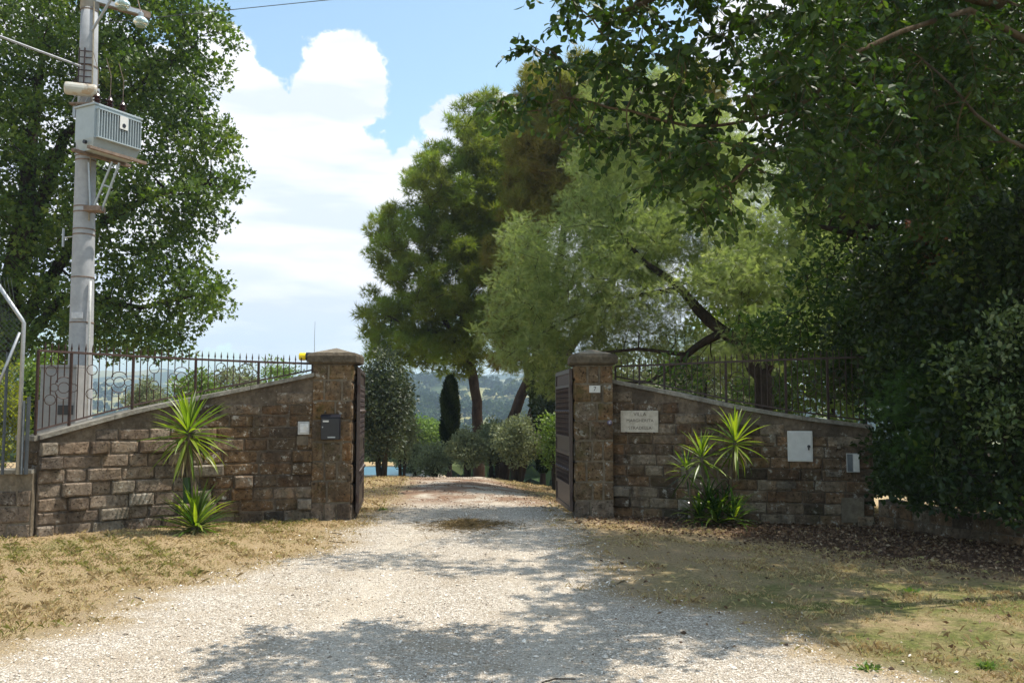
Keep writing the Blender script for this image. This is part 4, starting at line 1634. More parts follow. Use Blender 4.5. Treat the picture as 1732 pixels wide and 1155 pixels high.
# ---- tree with heavy limbs above the thicket (right)
lob = [(1500, 370, 14, 110, 80, 1.0), (1640, 330, 13.6, 140, 120, 1.2), (1450, 250, 14.5, 120, 90, 1.2), (1640, 180, 14, 150, 130, 1.4), (1430, 480, 14.3, 80, 60, .8), (1360, 560, 14.6, 70, 45, .7), (1800, 260, 13.5, 150, 220, 1.5),
       (1500, 560, 14, 90, 80, .9), (1420, 100, 15, 160, 100, 1.5), (1290, 560, 15.2, 50, 32, .5), (1580, 460, 13, 60, 60, .6), (1440, 640, 13.8, 60, 50, .5), (1240, -60, 15, 90, 40, .9), (1180, -30, 14.6, 50, 20, .6),  (1330, -120, 13, 120, 40, .9), (1150, -150, 10.3, 110, 30, .5), (1150, 640, 15.5, 30, 24, .4)]  # out-of-view lobes are added to shadow the gate and drive
tgo = sample_lobes(lob, 900, .34, .42)
tgo = np.concatenate([tgo,  # extra unseen crown lobes, added to shade gate front and right verge
                      sample_lobes([(1250, -95, 14.4, 160, 42, 1.1), (1110, -75, 14.8, 90, 34, .9)], 130, .3, .6),
                      sample_lobes([(1650, -215, 11.3, 260, 60, 1.3), (1950, -170, 11, 240, 90, 1.4), (1480, -250, 12, 200, 50, 1.0)], 260, .34, .6)])
b = Vector((7.6, 14.6, -.1))
tr = [([b, b + Vector((-.2, 0, 2.0)), W(1600, 430, 14.2), W(1490, 388, 13.6), W(1445, 375, 13.4), W(1405, 345, 13.3)], [.30, .26, .17, .12, .10, .07]),
      ([W(1600, 430, 14.2), W(1500, 418, 14), W(1440, 395, 13.8), W(1360, 378, 13.7)], [.10, .08, .06, .02]),
      ([b + Vector((-.2, 0, 2.0)), W(1660, 300, 14), W(1600, 150, 14), W(1560, 20, 14.4)], [.2, .15, .1, .05]),
      ([b + Vector((-.2, 0, 2.2)), W(1780, 420, 13.6), W(1850, 300, 13.4)], [.2, .15, .08])]
MIXM = leaf_mat('mixed_green_leaves', [(0, (.022, .045, .012)), (.5, (.050, .090, .022)), (.85, (.10, .15, .03)), (1, (.20, .23, .05))], .42, 1.6, .5, .3)
make_tree('ilex_tree', 'spreading tree with thick dark bare limbs rising behind the laurel thicket', 'tree', tr, tgo, 70, .36, LEAF_D, .10, MIXM, BARK_DARK,
          rtip=.012, spread=.9, up=.1, clumpvar=.45)
# lighter shrubs poking out of the thicket; privet's pale colour paints sunlit leaves
lob = [(1660, 610, 9.7, 70, 34, .3), (1720, 560, 9.4, 50, 40, .3), (1700, 700, 9.3, 46, 40, .3), (1600, 760, 10.5, 30, 40, .25)]
tgs = sample_lobes(lob, 90, .16, .5)
b = Vector((6.5, 10.3, -.05))
make_tree('privet_shrub', 'sunlit loose shrub with pale shiny leaves poking out of the dark thicket', 'shrub', [([b, W(1700, 760, 9.7), W(1690, 640, 9.6)], [.04, .03, .012]), ([b, W(1640, 800, 10), W(1610, 740, 10.3)], [.03, .02, .008])],
          tgs, 26, .20, LEAF_F, .060, leaf_mat('sunlit_pale_leaves', [(0, (.04, .07, .02)), (.6, (.10, .14, .045)), (1, (.26, .30, .16))], .3, 1.6, .3, .5), BARK_DARK, rtip=.004, spread=.7, up=-.1, clumpvar=.5)
lob = [(1545, 650, 10.9, 34, 20, .2), (1520, 690, 11, 30, 18, .2), (1580, 720, 10.7, 40, 24, .2), (1555, 760, 10.8, 30, 24, .2)]
tgs = sample_lobes(lob, 46, .14, .5)
b = gp(1600, 11.2)
make_tree('wattle_seedling', 'small feathery green wattle shoot at the left side of the dark thicket', 'shrub', [([b, W(1600, 790, 10.9), W(1570, 700, 10.8)], [.025, .018, .006])],
          tgs, 34, .16, FROND, .11, leaf_mat('young_feathery_leaves', [(0, (.04, .08, .02)), (1, (.10, .17, .045))], .4, 1.6, .5, .2), BARK_DARK, rtip=.003, spread=.7, up=-.2, clumpvar=.3)
# dead brown spray hanging in it
tgd = sample_lobes([(1585, 440, 11.9, 34, 40, .2), (1560, 400, 11.9, 22, 26, .15)], 12, .12, .6)
V, F, rv = scatter_leaves(tgd, 60, .16, LEAF_F, .085, spread=.5, droop=.9)
c0 = tgd.mean(axis=0)
dead = thing('dead_branch', 'dead branch of hanging brown leaves caught in the dark thicket at right', 'branch', tuple(c0))
add_obj('leaves', mesh_np('leaves', V - c0, F, DRYM, False, {'rnd': rv}), dead, kind='stuff')
MB().tube([Vector(W(1640, 380, 11.9)) - Vector(c0), Vector(W(1590, 400, 11.9)) - Vector(c0), Vector(W(1570, 460, 11.9)) - Vector(c0)], [.02, .015, .004], 6).obj('stem', BARK_TAN, dead)


# ---- trees and shrubs beyond the gate
def olive(px, D, wpx, hpx, pybase, label, mat=OLIVM, name='olive_tree', cat='tree', stems=2, size=.10, n=70, per=55, group=None, bark=BARK_DARK, tpl=LEAF_D, depth=None, gap=.12, clr=.26):
    """wpx, hpx = half width / full height in photo pixels; pybase = photo row of the foot"""
    x = (px - 866) / FPX * D
    zb = T(x, D)
    foot = W(px, pybase, D)
    k = D / FPX
    hw, hh = wpx * k, hpx * k
    zt = foot.z + hh
    b = Vector((x, D, min(foot.z, zb) - .1)) if foot.z > zb - 1.5 else Vector((x, D, zb - .1))
    lo = foot.z + hh * gap
    cz, rz = (zt + lo) / 2, (zt - lo) / 2
    dz = depth or hw
    P = []
    for j in range(n * 8):
        d = rng.normal(size=3)
        d /= np.linalg.norm(d)
        u = rng.random() ** .42
        wob = 1 + .22 * math.sin(d[0] * 5 + px) * math.cos(d[2] * 4 + D)
        p = np.array([x, D, cz]) + d * u * wob * np.array([hw, dz, rz]) * .9
        if all(np.sum((q - p) ** 2) > (clr * .75) ** 2 for q in P[-60:]):
            P.append(p)
        if len(P) >= n:
            break
    P = np.array(P)
    tr = []
    for s in range(stems):
        a = s * 2.4 + px
        e = Vector((x + math.cos(a) * hw * .3, D + math.sin(a) * dz * .3, cz + rz * .3))
        o = Vector((math.cos(a) * .06, math.sin(a) * .06, 0))
        tr.append(([b + o, b.lerp(e, .45) + o + Vector((0, 0, .1)), e], [.10 * hw ** .5, .07 * hw ** .5, .025]))
    return make_tree(name, label, cat, tr, P, per, clr, tpl, size, mat, bark, rtip=.008, group=group, trunk_sides=7, spread=.9, up=.25, clumpvar=.4)


G1 = 'olive trees beyond the gate'
olive(648, 27, 52, 205, 800, 'big dark rounded evergreen just behind the left gate leaf', OLIVD, 'holm_oak', 'tree', 3, .10, 230, 70, None, clr=.34, gap=.06, depth=1.3)
olive(682, 31, 22, 125, 800, 'pale willowy tree on the right flank of the dark evergreen', OLIVM, 'willow_shrub', 'tree', 2, .10, 70, 60, None, clr=.26)
olive(700, 35, 34, 62, 803, 'low round grey green olive bush left of the narrow cypress', OLIVM, 'olive_tree', 'tree', 3, .09, 70, 60, G1, clr=.26, gap=.0)
olive(735, 33, 30, 56, 806, 'dense rounded olive bush touching the foot of the cypress', OLIVM, 'olive_tree', 'tree', 3, .09, 70, 60, G1, clr=.26, gap=.0)
olive(790, 31, 38, 76, 806, 'dark grey olive between the cypress and the straight pine trunk', OLIVM, 'olive_tree', 'tree', 2, .09, 90, 60, G1, clr=.26, gap=.2)
olive(836, 32, 36, 96, 806, 'olive tree at the foot of the leaning pine trunks', OLIVM, 'olive_tree', 'tree', 2, .09, 90, 60, G1, clr=.27, gap=.2)
olive(874, 29, 42, 108, 812, 'open crowned olive tree with dark forked trunk right of the drive', OLIVM, 'olive_tree', 'tree', 2, .09, 120, 60, G1, clr=.27, gap=.24)
olive(938, 25, 26, 130, 826, 'pale leafy sapling partly behind the right gate leaf', BRIGHTM, 'sapling', 'tree', 2, .09, 70, 46, None, clr=.26, gap=.2)
olive(722, 62, 40, 62, 770, 'bright green rounded tree on the slope left of the cypress', BRIGHTM, 'broadleaf_tree', 'tree', 1, .2, 80, 60, None, clr=.5)
olive(690, 52, 14, 46, 775, 'yellow green shrub behind the olive bushes', YELM, 'golden_shrub', 'shrub', 2, .14, 30, 50, None, clr=.32)
olive(955, 30, 50, 200, 800, 'dark leafy tree behind the right gate leaf and pillar', OLIVD, 'holm_oak', 'tree', 2, .12, 130, 60, None, clr=.36, gap=.05)
GL = 'bushy trees behind the left railing'
for (px, D, w, h, pb, mt_, lb) in ((468, 40, 60, 105, 712, BRIGHTM, 'sunlit pale green bushy tree behind the railing beside the yellow lamp'),
                                  (395, 34, 52, 112, 722, OLIVM, 'grey green bushy tree behind the middle of the left railing'),
                                  (330, 30, 46, 112, 735, BRIGHTM, 'bushy green tree behind the left yucca and railing'),
                                  (250, 44, 34, 62, 705, OLIVM, 'small round tree in the field behind the left railing'),
                                  (60, 19, 46, 170, 760, BRIGHTM, 'leafy green bush between chain link fence and utility pole'),
                                  (-20, 15, 60, 190, 800, YELM, 'yellow green bush behind the chain link fence at left edge')):
    olive(px, D, w, h, pb, lb, mt_, 'bushy_tree', 'tree', 3, .09 if D < 25 else .12, 90, 50, GL, clr=.30 if D > 25 else .22, gap=.0)
# pale trees glimpsed through the right railing
for (px, D, w, h, pb, mt_, lb) in ((1060, 27, 80, 250, 800, OLIVM, 'tall pale olive tree filling the gap over the right pillar'),
                                  (1180, 29, 100, 260, 790, OLIVM, 'pale olive tree glimpsed under the wattle through the right railing'),
                                  (1140, 34, 70, 200, 780, OLIVM, 'hazy grey green tree behind the railing next to the right pillar'),
                                  (1300, 26, 70, 230, 790, BRIGHTM, 'leafy tree behind the right railing where the foliage closes in')):
    olive(px, D, w, h, pb, lb, mt_, 'olive_tree', 'tree', 2, .11, 150, 55, 'trees behind the right railing', clr=.34, gap=.0)

# woodland behind the wattle closing the view to the right
def wood(px, D, w, h, pb, lb, mt_):
    return olive(px, D, w, h, pb, lb, mt_, 'broadleaf_tree', 'tree', 2, .19, 210, 60, 'broadleaf trees closing the view at right', clr=.62, gap=.0, depth=2.2)


wood(1420, 26, 110, 640, 800, 'tall green tree behind the wattle, nearer the centre', BRIGHTM)
wood(1620, 24, 130, 760, 800, 'tall dark tree behind the thick limbs at the right', OAKM)
wood(1800, 20, 130, 800, 820, 'tall dark tree closing the view past the right edge', OAKM)
wood(1260, 32, 100, 430, 790, 'green tree rising behind the feathery wattle crown', PINEM)


def cypress(px, D, wpx, ytop, ybot, label, lean=0):
    k = D / FPX
    a, c = W(px, ybot, D), W(px + lean, ytop, D)
    x, zb, zt = a.x, a.z, c.z
    b = Vector((x, D, min(zb, T(x, D)) - .1))
    th = thing('cypress', label, 'tree', b, 'cypresses beyond the gate')
    MB().tube([Vector((0, 0, 0)), Vector((0, 0, zt - b.z - .8))], [.12, .03], 8).obj('trunk', BARK_PINE, th)
    n = 5200
    t = rng.random(n)
    prof = np.interp(t, [0, .12, .35, .75, .92, 1], [.25, .6, 1, .95, .6, .1])
    ang = rng.random(n) * 6.283
    bump = 1 + .12 * np.sin(ang * 3 + t * 14)
    r = wpx * k * prof * bump * rng.uniform(.72, 1.02, n)
    pos = np.stack([r * np.cos(ang) + (c.x - a.x) * t, r * np.sin(ang), (zb - b.z) + (zt - zb) * t], -1)
    d = np.stack([np.cos(ang) * .45, np.sin(ang) * .45, np.full(n, 1.0)], -1)
    V, F = inst_np(CTUFT[0], CTUFT[1], pos, rand_rots(n, d, .25), rng.uniform(.14, .26, n))
    rv = np.repeat(np.clip(.5 + .5 * np.sin(ang * 3 + t * 14) + rng.normal(size=n) * .2, 0, 1) * .9, len(CTUFT[0]))  # hollows coloured darker, bulges lighter: relief shading put into the colour
    add_obj('crown', mesh_np('crown', V, F, CYPM, False, {'rnd': rv}), th, kind='stuff')


CTUFT = tuft_tpl(5, 1.0, .13, .22, 8)
cypress(760, 36, 13.5, 640, 786, 'narrow dark cypress standing alone between olives and pine trunk', 2)
cypress(918, 33, 20, 610, 800, 'dark ivy clad cypress partly hidden behind the right gate leaf', -2)
# ------------------------------------------------------------------ yuccas
YUCM = leaf_mat('yucca_blades', [(0, (.075, .13, .014)), (.5, (.14, .22, .025)), (1, (.25, .32, .045))], .45, 1.6, .38, .5, (1.0, 1.05, .25))
YUCD = leaf_mat('dark_yucca_blades', [(0, (.02, .05, .012)), (.6, (.035, .08, .018)), (1, (.08, .13, .03))], .3, 1.5, .25, .6)
YUCT = bark_mat('yucca_stem', (.10, .075, .05), (.28, .22, .16), 30)
YUCR = leaf_mat('dry_yucca_blades', [(0, (.16, .12, .06)), (1, (.30, .25, .14))], .3, 1.2, .6, .2)


def blade_mesh(bend, v, mat, w=.05):
    P, F = [], []
    n = 6
    y, z = 0, 0
    a = 0
    for i in range(n + 1):
        t = i / n
        ww = w * (.55 + 1.0 * t if t < .35 else .9 * (1 - ((t - .35) / .65) ** 1.6) + .02) * .5
        P += [(-ww, y, z + ww * .45), (0, y, z), (ww, y, z + ww * .45)]
        a -= bend / n * (t * 1.6)
        y += math.cos(a) / n
        z += math.sin(a) / n
    for i in range(n):
        F += [(i * 3, i * 3 + 1, i * 3 + 4, i * 3 + 3), (i * 3 + 1, i * 3 + 2, i * 3 + 5, i * 3 + 4)]
    m = bpy.data.meshes.new('leaf_blade')
    m.from_pydata(P, [], F)
    m.materials.append(mat)
    at = m.attributes.new('rnd', 'FLOAT', 'POINT')
    at.data.foreach_set('value', [v] * len(P))
    return m


def rosette(th, c, n, L_, mats, el0=-35, el1=85, w=.075, bend=.5, seed=0, name='leaf_blade', zs=1.0):
    L_ = L_ * 1.25
    r = random.Random(seed)
    ms = [blade_mesh(b_, v, mt_, w) for b_ in (bend * .3, bend, bend * 1.7) for v in (.1, .5, .95) for mt_ in mats]
    for k in range(n):
        az = k * 2.39996 + r.uniform(-.25, .25)
        f = (k + .5) / n
        el = R(el0 + (el1 - el0) * f ** .85) + r.uniform(-.15, .15)
        o = bpy.data.objects.new(name, r.choice(ms))
        COL.objects.link(o)
        o.parent = th
        d = Vector((math.cos(az) * math.cos(el), math.sin(az) * math.cos(el), math.sin(el) * zs))
        q = d.to_track_quat('Y', 'Z')
        o.rotation_mode = 'QUATERNION'
        o.rotation_quaternion = q
        o.location = Vector(c) + Vector((0, 0, -.12 * (1 - f))) + d * .03
        s = L_ * r.uniform(.75, 1.1) * (1 if f < .85 else .8)
        o.scale = (s, s, s)


yb = W(331, 893, 11.75)
yb.z = T(yb.x, 11.75)
yl = thing('yucca', 'tall yucca with two leaf rosettes one above the other, against the left wall', 'plant', (yb.x, yb.y, yb.z), 'yuccas in front of the walls')
c2 = W(318, 722, 11.72) - yb
MB().tube([(0, 0, -.05), (-.03, 0, .4), (-.09, 0, .75), (c2.x, 0, c2.z)], [.055, .05, .05, .045], 10).obj('stem', YUCT, yl, smooth=True)
rosette(yl, (c2.x, 0, c2.z - .02), 74, .50, [YUCM], -50, 88, .085, .45, 2)
rosette(yl, (c2.x, 0, c2.z - .18), 40, .38, [YUCM, YUCR, YUCR], -82, -20, .08, .7, 3)
rosette(yl, (.0, 0, .14), 95, .47, [YUCM, YUCD, YUCM], -14, 82, .085, .55, 4)
rosette(yl, (.0, 0, .12), 22, .36, [YUCR], -25, 10, .07, .8, 14)
MB().tube([(-.10, -.05, .40), (-.12, -.05, .72)], [.055, .05], 8).obj('green_stem', leaf_mat('green_stem', [(0, (.02, .05, .012)), (1, (.04, .08, .02))], .05), yl)

yb = W(1213, 880, 12.35)
yb.z = T(yb.x, 12.35)
yr = thing('yucca', 'clump of thin stemmed yuccas with three leaf heads, against the right wall', 'plant', (yb.x, yb.y, yb.z), 'yuccas in front of the walls')
k = 12.35 / FPX
def rel(px, py):
    return Vector(((px - 1213) * k, 0, W(px, py, 12.35).z - yb.z))
a = rel(1246, 742)
MB().tube([rel(1236, 880), rel(1234, 850), rel(1238, 800), a], [.022, .02, .016, .018], 8).obj('stem', YUCT, yr, smooth=True)
rosette(yr, a, 46, .43, [YUCM], -70, 88, .085, .5, 5)
rosette(yr, a - Vector((0, 0, .08)), 14, .3, [YUCR], -85, -45, .07, .8, 15)
a = rel(1188, 768) + Vector((0, -.05, 0))
MB().tube([rel(1196, 880), rel(1192, 820), a], [.024, .02, .018], 8).obj('stem', YUCT, yr, smooth=True)
rosette(yr, a, 40, .36, [YUCM], -55, 85, .085, .4, 6)
a = rel(1165, 790) + Vector((0, .08, 0))
MB().tube([rel(1172, 880), rel(1167, 820), a], [.022, .018, .016], 8).obj('stem', YUCT, yr, smooth=True)
rosette(yr, a, 30, .30, [YUCM, YUCD], -60, 80, .085, .5, 7)
MB().tube([rel(1222, 880), rel(1219, 830), rel(1214, 790)], [.026, .024, .022], 8).obj('cut_stem', YUCT, yr, smooth=True)
for (px, py, n_, s_) in ((1185, 868, 36, .36), (1213, 872, 38, .42), (1240, 868, 34, .36), (1198, 845, 26, .36), (1226, 852, 24, .34)):
    rosette(yr, rel(px, py) + Vector((0, random.uniform(-.12, .1), .0)), n_, s_, [YUCD, YUCD, YUCM], -8, 80, .10, .9, px)

# ------------------------------------------------------------------ utility pole
CONC = simple_mat('pale_grey_pole_concrete', (.33, .34, .355), .75, .2, 0, 7, .13, .25)
TRM = simple_mat('pale_green_grey_enamel', (.34, .39, .41), .45, .45, 0, 6, .07, .05)
BROWNI = simple_mat('brown_glazed_porcelain', (.045, .018, .014), .18, .6)
STEELR = simple_mat('rusted_galvanised_steel', (.20, .145, .11), .7, .3, .1, 12, .4, .2)
PD = 16.0
pb = gp(133, PD, .3)
zt = W(152, 8, PD).z
pt_ = Vector((W(152, 8, PD).x, PD, zt))
ax0 = Vector((W(134, 700, PD).x, PD, 0))
def pc(z):                         # pole centre line
    t = (z - 1.5) / (zt - 1.5)
    a0, a1 = W(134, 700, PD).x, pt_.x
    return Vector((a0 + (a1 - a0) * t, PD, z))
def prad(z):
    return .225 + (.150 - .225) * z / zt
pole = thing('utility_pole', 'tapered pale concrete utility pole rising behind the left railing', 'pole', (pc(0).x, PD, -.3))
pO = Vector((pc(0).x, PD, -.3))
zs_ = [-.3, 1, 2.2, 3.4, 4.6, 5.8, 7, 8.2, zt]
MB().tube([pc(z) - pO for z in zs_], [prad(z) for z in zs_], 20).obj('shaft', CONC, pole, smooth=True)
for py in (360, 351, 389, 398, 546, 273, 266, 115, 470, 20):
    z = W(135, py, PD).z
    MB().lathe(pc(z) - pO, [(prad(z) + .003, -.012), (prad(z) + .009, -.01), (prad(z) + .009, .01), (prad(z) + .003, .012)], 20).obj('steel_band', STEELR, pole)
z = W(133, 537, PD).z
MB().box(pc(z) - pO + Vector((.02, -prad(z) - .012, .02)), (.20, .012, .11)).obj('number_tag', simple_mat('aluminium_tag', (.48, .48, .50), .5, .5, .3), pole)
MB().tube([pc(0.2) - pO + Vector((.20, -.17, 0)), pc(z) - pO + Vector((.21, -.14, 0)), pc(3.9) - pO + Vector((.20, -.12, 0))], .022, 8).obj('conduit', simple_mat('pale_plastic_pipe', (.50, .50, .48), .5), pole, smooth=True)
MB().tube([pc(5.0) - pO + Vector((.15, -.13, 0)), pc(7.9) - pO + Vector((.14, -.12, 0)), pc(zt) - pO + Vector((.13, -.11, 0))], .014, 6).obj('cable', simple_mat('weathered_cable', (.28, .24, .17), .6), pole)
# foot peg
z = W(112, 402, PD).z
q = W(107, 402, PD) - pO
MB().tube([pc(z) - pO + Vector((-.15, -.1, 0)), q], .012, 6).tube([q + Vector((0, 0, -.17)), q + Vector((0, 0, .17))], .022, 6).obj('side_bracket', GALV, pole)
# top crossarm seen from below
ztp = zt + .05
m = MB()
m.box(Vector((pt_.x, PD, ztp + .06)) - pO, (2.2, .10, .12), Matrix.Rotation(R(42), 3, 'Z'))
m.obj('crossarm', STEELR, pole)
MB().box(Vector((pt_.x, PD - .16, ztp + .02)) - pO, (2.0, .06, .08), Matrix.Rotation(R(42), 3, 'Z')).obj('crossarm', GALV, pole)
MB().tube([pc(zt - .55) - pO + Vector((.1, -.1, 0)), Vector((pt_.x + .62, PD - .35, ztp)) - pO], .025, 6).obj('strut', GALV, pole)
MB().tube([pc(zt - .1) - pO, pc(zt + 1.3) - pO], [.165, .15], 16).obj('shaft_top', CONC, pole, smooth=True)

# transformer
c = Vector((-7.32, 15.50, 0))
zc = (W(185, 175, 15.7).z + W(185, 270, 15.7).z) / 2
trn = thing('transformer', 'pale grey ribbed transformer tank bracketed high on the utility pole', 'transformer', (c.x, c.y, zc))
yaw = math.atan2(.8, .42)
trn.rotation_euler = (0, 0, yaw)
Lt, Wt, Ht = .98, .50, .66
cx, cy = .30, .21        # tank centre relative (local x along ribbed side)
m = MB()
zt0, zt1 = -.36, .36
m.v = [(cx - Lt / 2, cy - Wt / 2, zt1), (cx + Lt / 2, cy - Wt / 2, zt1), (cx + Lt / 2, cy + Wt / 2, zt1), (cx - Lt / 2, cy + Wt / 2, zt1),
       (cx - Lt / 2, cy - Wt / 2, -.22), (cx + Lt / 2, cy - Wt / 2, -.22), (cx + Lt / 2, cy + Wt / 2, -.22), (cx - Lt / 2, cy + Wt / 2, -.22),
       (cx - Lt / 2 + .05, cy - Wt / 2 + .08, zt0 - .06), (cx + Lt / 2 - .05, cy - Wt / 2 + .08, zt0 - .06), (cx + Lt / 2 - .05, cy + Wt / 2 - .08, zt0 - .06), (cx - Lt / 2 + .05, cy + Wt / 2 - .08, zt0 - .06)]
m.f = [(0, 1, 2, 3), (0, 4, 5, 1), (1, 5, 6, 2), (2, 6, 7, 3), (3, 7, 4, 0), (4, 8, 9, 5), (5, 9, 10, 6), (6, 10, 11, 7), (7, 11, 8, 4), (11, 10, 9, 8)]
m.obj('tank', TRM, trn)
MB().box((cx, cy, zt1 + .02), (Lt + .06, Wt + .05, .035)).obj('lid', TRM, trn, bevel=.006)
for k_ in range(17):
    x = cx - Lt / 2 + .05 + (Lt - .10) * k_ / 16
    MB().box((x, cy - Wt / 2 - .035, .04), (.014, .066, .50)).obj('cooling_fin', TRM, trn)
    if k_ % 2 == 0:
        MB().box((x, cy + Wt / 2 + .035, .04), (.014, .066, .50)).obj('cooling_fin', TRM, trn)
MB().box((cx, cy - Wt / 2 - .035, .295), (Lt - .06, .075, .02)).obj('fin_rail', TRM, trn)
MB().box((cx, cy - Wt / 2 - .035, -.215), (Lt - .06, .075, .02)).obj('fin_rail', TRM, trn)
MB().box((cx + .06, cy - Wt / 2 - .078, .17), (.17, .012, .24)).obj('rating_plate', WHITEM, trn)
MB().lathe((cx + .06, cy - Wt / 2 - .086, .12), [(.038, 0), (.038, .004)], 14, Matrix.Rotation(R(90), 3, 'X')).obj('dial', BLACKM, trn)
MB().tube([(cx - Lt / 2 - .02, cy - .08, -.30), (cx - Lt / 2 - .07, cy - .08, -.30)], .035, 10).obj('drain_valve', BLACKM, trn)
for k_ in range(3):
    x = cx - .24 + .27 * k_
    prof = [(.045, 0)]
    for j in range(4):
        z = .03 + j * .062
        prof += [(.04, z), (.078, z + .012), (.05, z + .034)]
    prof += [(.03, .29), (.02, .33)]
    MB().lathe((x, cy + .03, zt1 + .03), prof, 12).obj('bushing', BROWNI, trn, smooth=False)
    MB().tube([(x, cy + .03, zt1 + .33), (x + .02, cy + .05, zt1 + .75), (x - .02, cy + .15, zt1 + 1.1)], .006, 5).obj('jumper_wire', STEELR, trn)
# platform + struts are part of the pole
pz = zc - .45
for dy in (-.12, .30):
    a0 = Vector((c.x, c.y, pz)) + Matrix.Rotation(yaw, 3, 'Z') @ Vector((-.35, dy, 0)) - pO
    a1 = Vector((c.x, c.y, pz)) + Matrix.Rotation(yaw, 3, 'Z') @ Vector((.85, dy, 0)) - pO
    MB().box((a0 + a1) / 2, (1.2, .07, .05), Matrix.Rotation(yaw, 3, 'Z')).obj('platform_beam', STEELR, pole)
zl_ = W(160, 355, PD).z
for (a_, b_) in (((158, 352), (190, 274)), ((172, 356), (202, 276))):
    p0_, p1_ = W(*a_, PD - .25), W(*b_, PD - .35)
    MB().tube([p0_ - pO, p1_ - pO], .022, 4).obj('strut', GALV, pole)
p0_, p1_ = W(172, 312, PD - .3), W(190, 318, PD - .3)
MB().tube([p0_ - pO, p1_ - pO], .018, 4).obj('strut', GALV, pole)
MB().tube([W(150, 275, PD - .2) - pO, W(153, 352, PD - .2) - pO], .02, 4).obj('strut', GALV, pole)
MB().box(W(160, 354, PD - .22) - pO, (.30, .22, .09)).obj('lower_bracket', STEELR, pole)
# canister
cn = W(137, 152, 15.6)
can = thing('oil_canister', 'pale grey horizontal cylinder with a rust stain strapped to the pole above the transformer', 'canister', tuple(cn))
t = MT('stained_cream_enamel')
cc = t.mix(t.rng(t.noise(6, 4, .6), .5, .65, 0, .7), (.46, .45, .40), (.34, .20, .08))
CANM = t.end(t.bsdf(cc, .5, .3))
rt = Matrix.Rotation(R(90), 3, 'Y') @ Matrix.Rotation(R(0), 3, 'Z')
rt2 = Matrix.Rotation(R(20), 3, 'Z') @ rt
MB().lathe((0, 0, 0), [(.085, -.27), (.11, -.25), (.115, -.2), (.115, .23), (.10, .26), (.05, .27)], 16, rt2).obj('cylinder', CANM, can, smooth=False)
MB().lathe(rt2 @ Vector((0, 0, .272)), [(.05, 0), (.05, .03), (.02, .035)], 12, rt2).obj('valve', GALV, can)
for dx in (-.12, .0, .12):
    MB().tube([(dx, .05, -.10), (dx - .04, .02, -.22), (dx + .05, .02, -.27)], .012, 5).obj('wire_loop', GALV, can)
MB().box((.02, .08, -.25), (.44, .2, .03)).obj('support_plate', STEELR, can)
MB().box((-.15, .10, -.36), (.05, .05, .24)).obj('support_leg', GALV, can)
# ladder-like insulator rack left of the shaft
rk = W(138, 110, 15.8)
rack = thing('fuse_rack', 'dark fuse rack hanging on the left side of the pole above the cylinder', 'fuse rack', tuple(rk))
for dx in (-.05, .05):
    MB().tube([(dx, 0, -.36), (dx, 0, .32)], .014, 5).obj('rack_upright', DARKIRON, rack)
for k_ in range(6):
    MB().tube([(-.06, 0, -.33 + k_ * .12), (.16, 0.05, -.33 + k_ * .12)], .010, 5).obj('rack_rung', DARKIRON, rack)
for k_ in range(3):
    MB().tube([(-.05, 0, -.2 - .04 * k_), (-.22, -.02, -.38 - .05 * k_)], .008, 4).obj('rack_lead', DARKIRON, rack)

# glass insulators
GLS = MT('greenish_glass')
GL_ = GLS.end(GLS.bsdf((.55, .66, .60), .12, .6, **{'Transmission Weight': .6}))
for (px, py, D, lb) in ((207, 8, 15.2, 'glass disc insulator at the top edge, nearer the pole'), (238, 38, 15.4, 'glass disc insulator further right below the crossarm')):
    q = W(px, py, D)
    ins = thing('glass_insulator', lb, 'insulator', tuple(q), 'glass insulators on the pole top')
    MB().lathe((0, 0, 0), [(.02, .11), (.05, .10), (.09, .075), (.128, .03), (.13, -.02), (.10, -.05)], 16).obj('glass_disc', GL_, ins, smooth=True)
    MB().lathe((0, 0, .11), [(.045, 0), (.045, .06), (.02, .08)], 10).obj('metal_cap', GALV, ins)
    MB().lathe((0, 0, -.07), [(.085, -.01), (.09, .01), (.05, .03)], 12).obj('inner_skirt', GL_, ins)
    MB().tube([(0, 0, .18), (-.15, .15, .55)], .009, 5).obj('hanger', STEELR, ins)

# wires
WIR = simple_mat('dark_wire', (.06, .06, .065), .5)
def wire(a, b, sagm, r, lb, mat=WIR):
    P = []
    for k_ in range(25):
        t_ = k_ / 24
        p = Vector(a).lerp(Vector(b), t_)
        p.z -= sagm * 4 * t_ * (1 - t_)
        P.append(p)
    MB().tube(P, r, 5).obj('overhead_wire', mat, None, label=lb, cat='wire')
wire(W(138, 113, 15.8), W(-420, -110, 12), .05, .022, 'thick pale service cable running from the pole to the upper left', simple_mat('pale_cable', (.32, .33, .36), .5))
wire(W(165, 40, 15.9), W(1300, -75, 12), -.0, .007, 'thin overhead wire crossing the blue sky from the pole to the right')

# pole-foot cabinet
cb = W(108, 668, 15.2)
cab = thing('switch_cabinet', 'grey concrete switch cabinet at the foot of the utility pole', 'cabinet', (cb.x, 15.2, T(cb.x, 15.2)))
ztp_ = W(108, 622, 15.2).z - T(cb.x, 15.2)
CABM = simple_mat('grey_render_box', (.25, .25, .25), .8, .2, 0, 6, .12)
MB().box((0, 0, ztp_ / 2), (.62, .4, ztp_)).obj('body', CABM, cab, bevel=.01)
MB().box((-.02, 0, ztp_ + .02), (.66, .45, .04)).obj('roof_slab', CABM, cab)
MB().box((.14, -.205, ztp_ - .72), (.26, .012, .16)).obj('vent', BLACKM, cab)
MB().box((-.33, -.06, ztp_ / 2 - .3), (.10, .25, ztp_ - .5)).obj('side_duct', simple_mat('blue_grey_duct', (.22, .24, .28), .6), cab)
MB().box((.03, -.206, ztp_ - .34), (.5, .012, .5)).obj('door', CABM, cab)

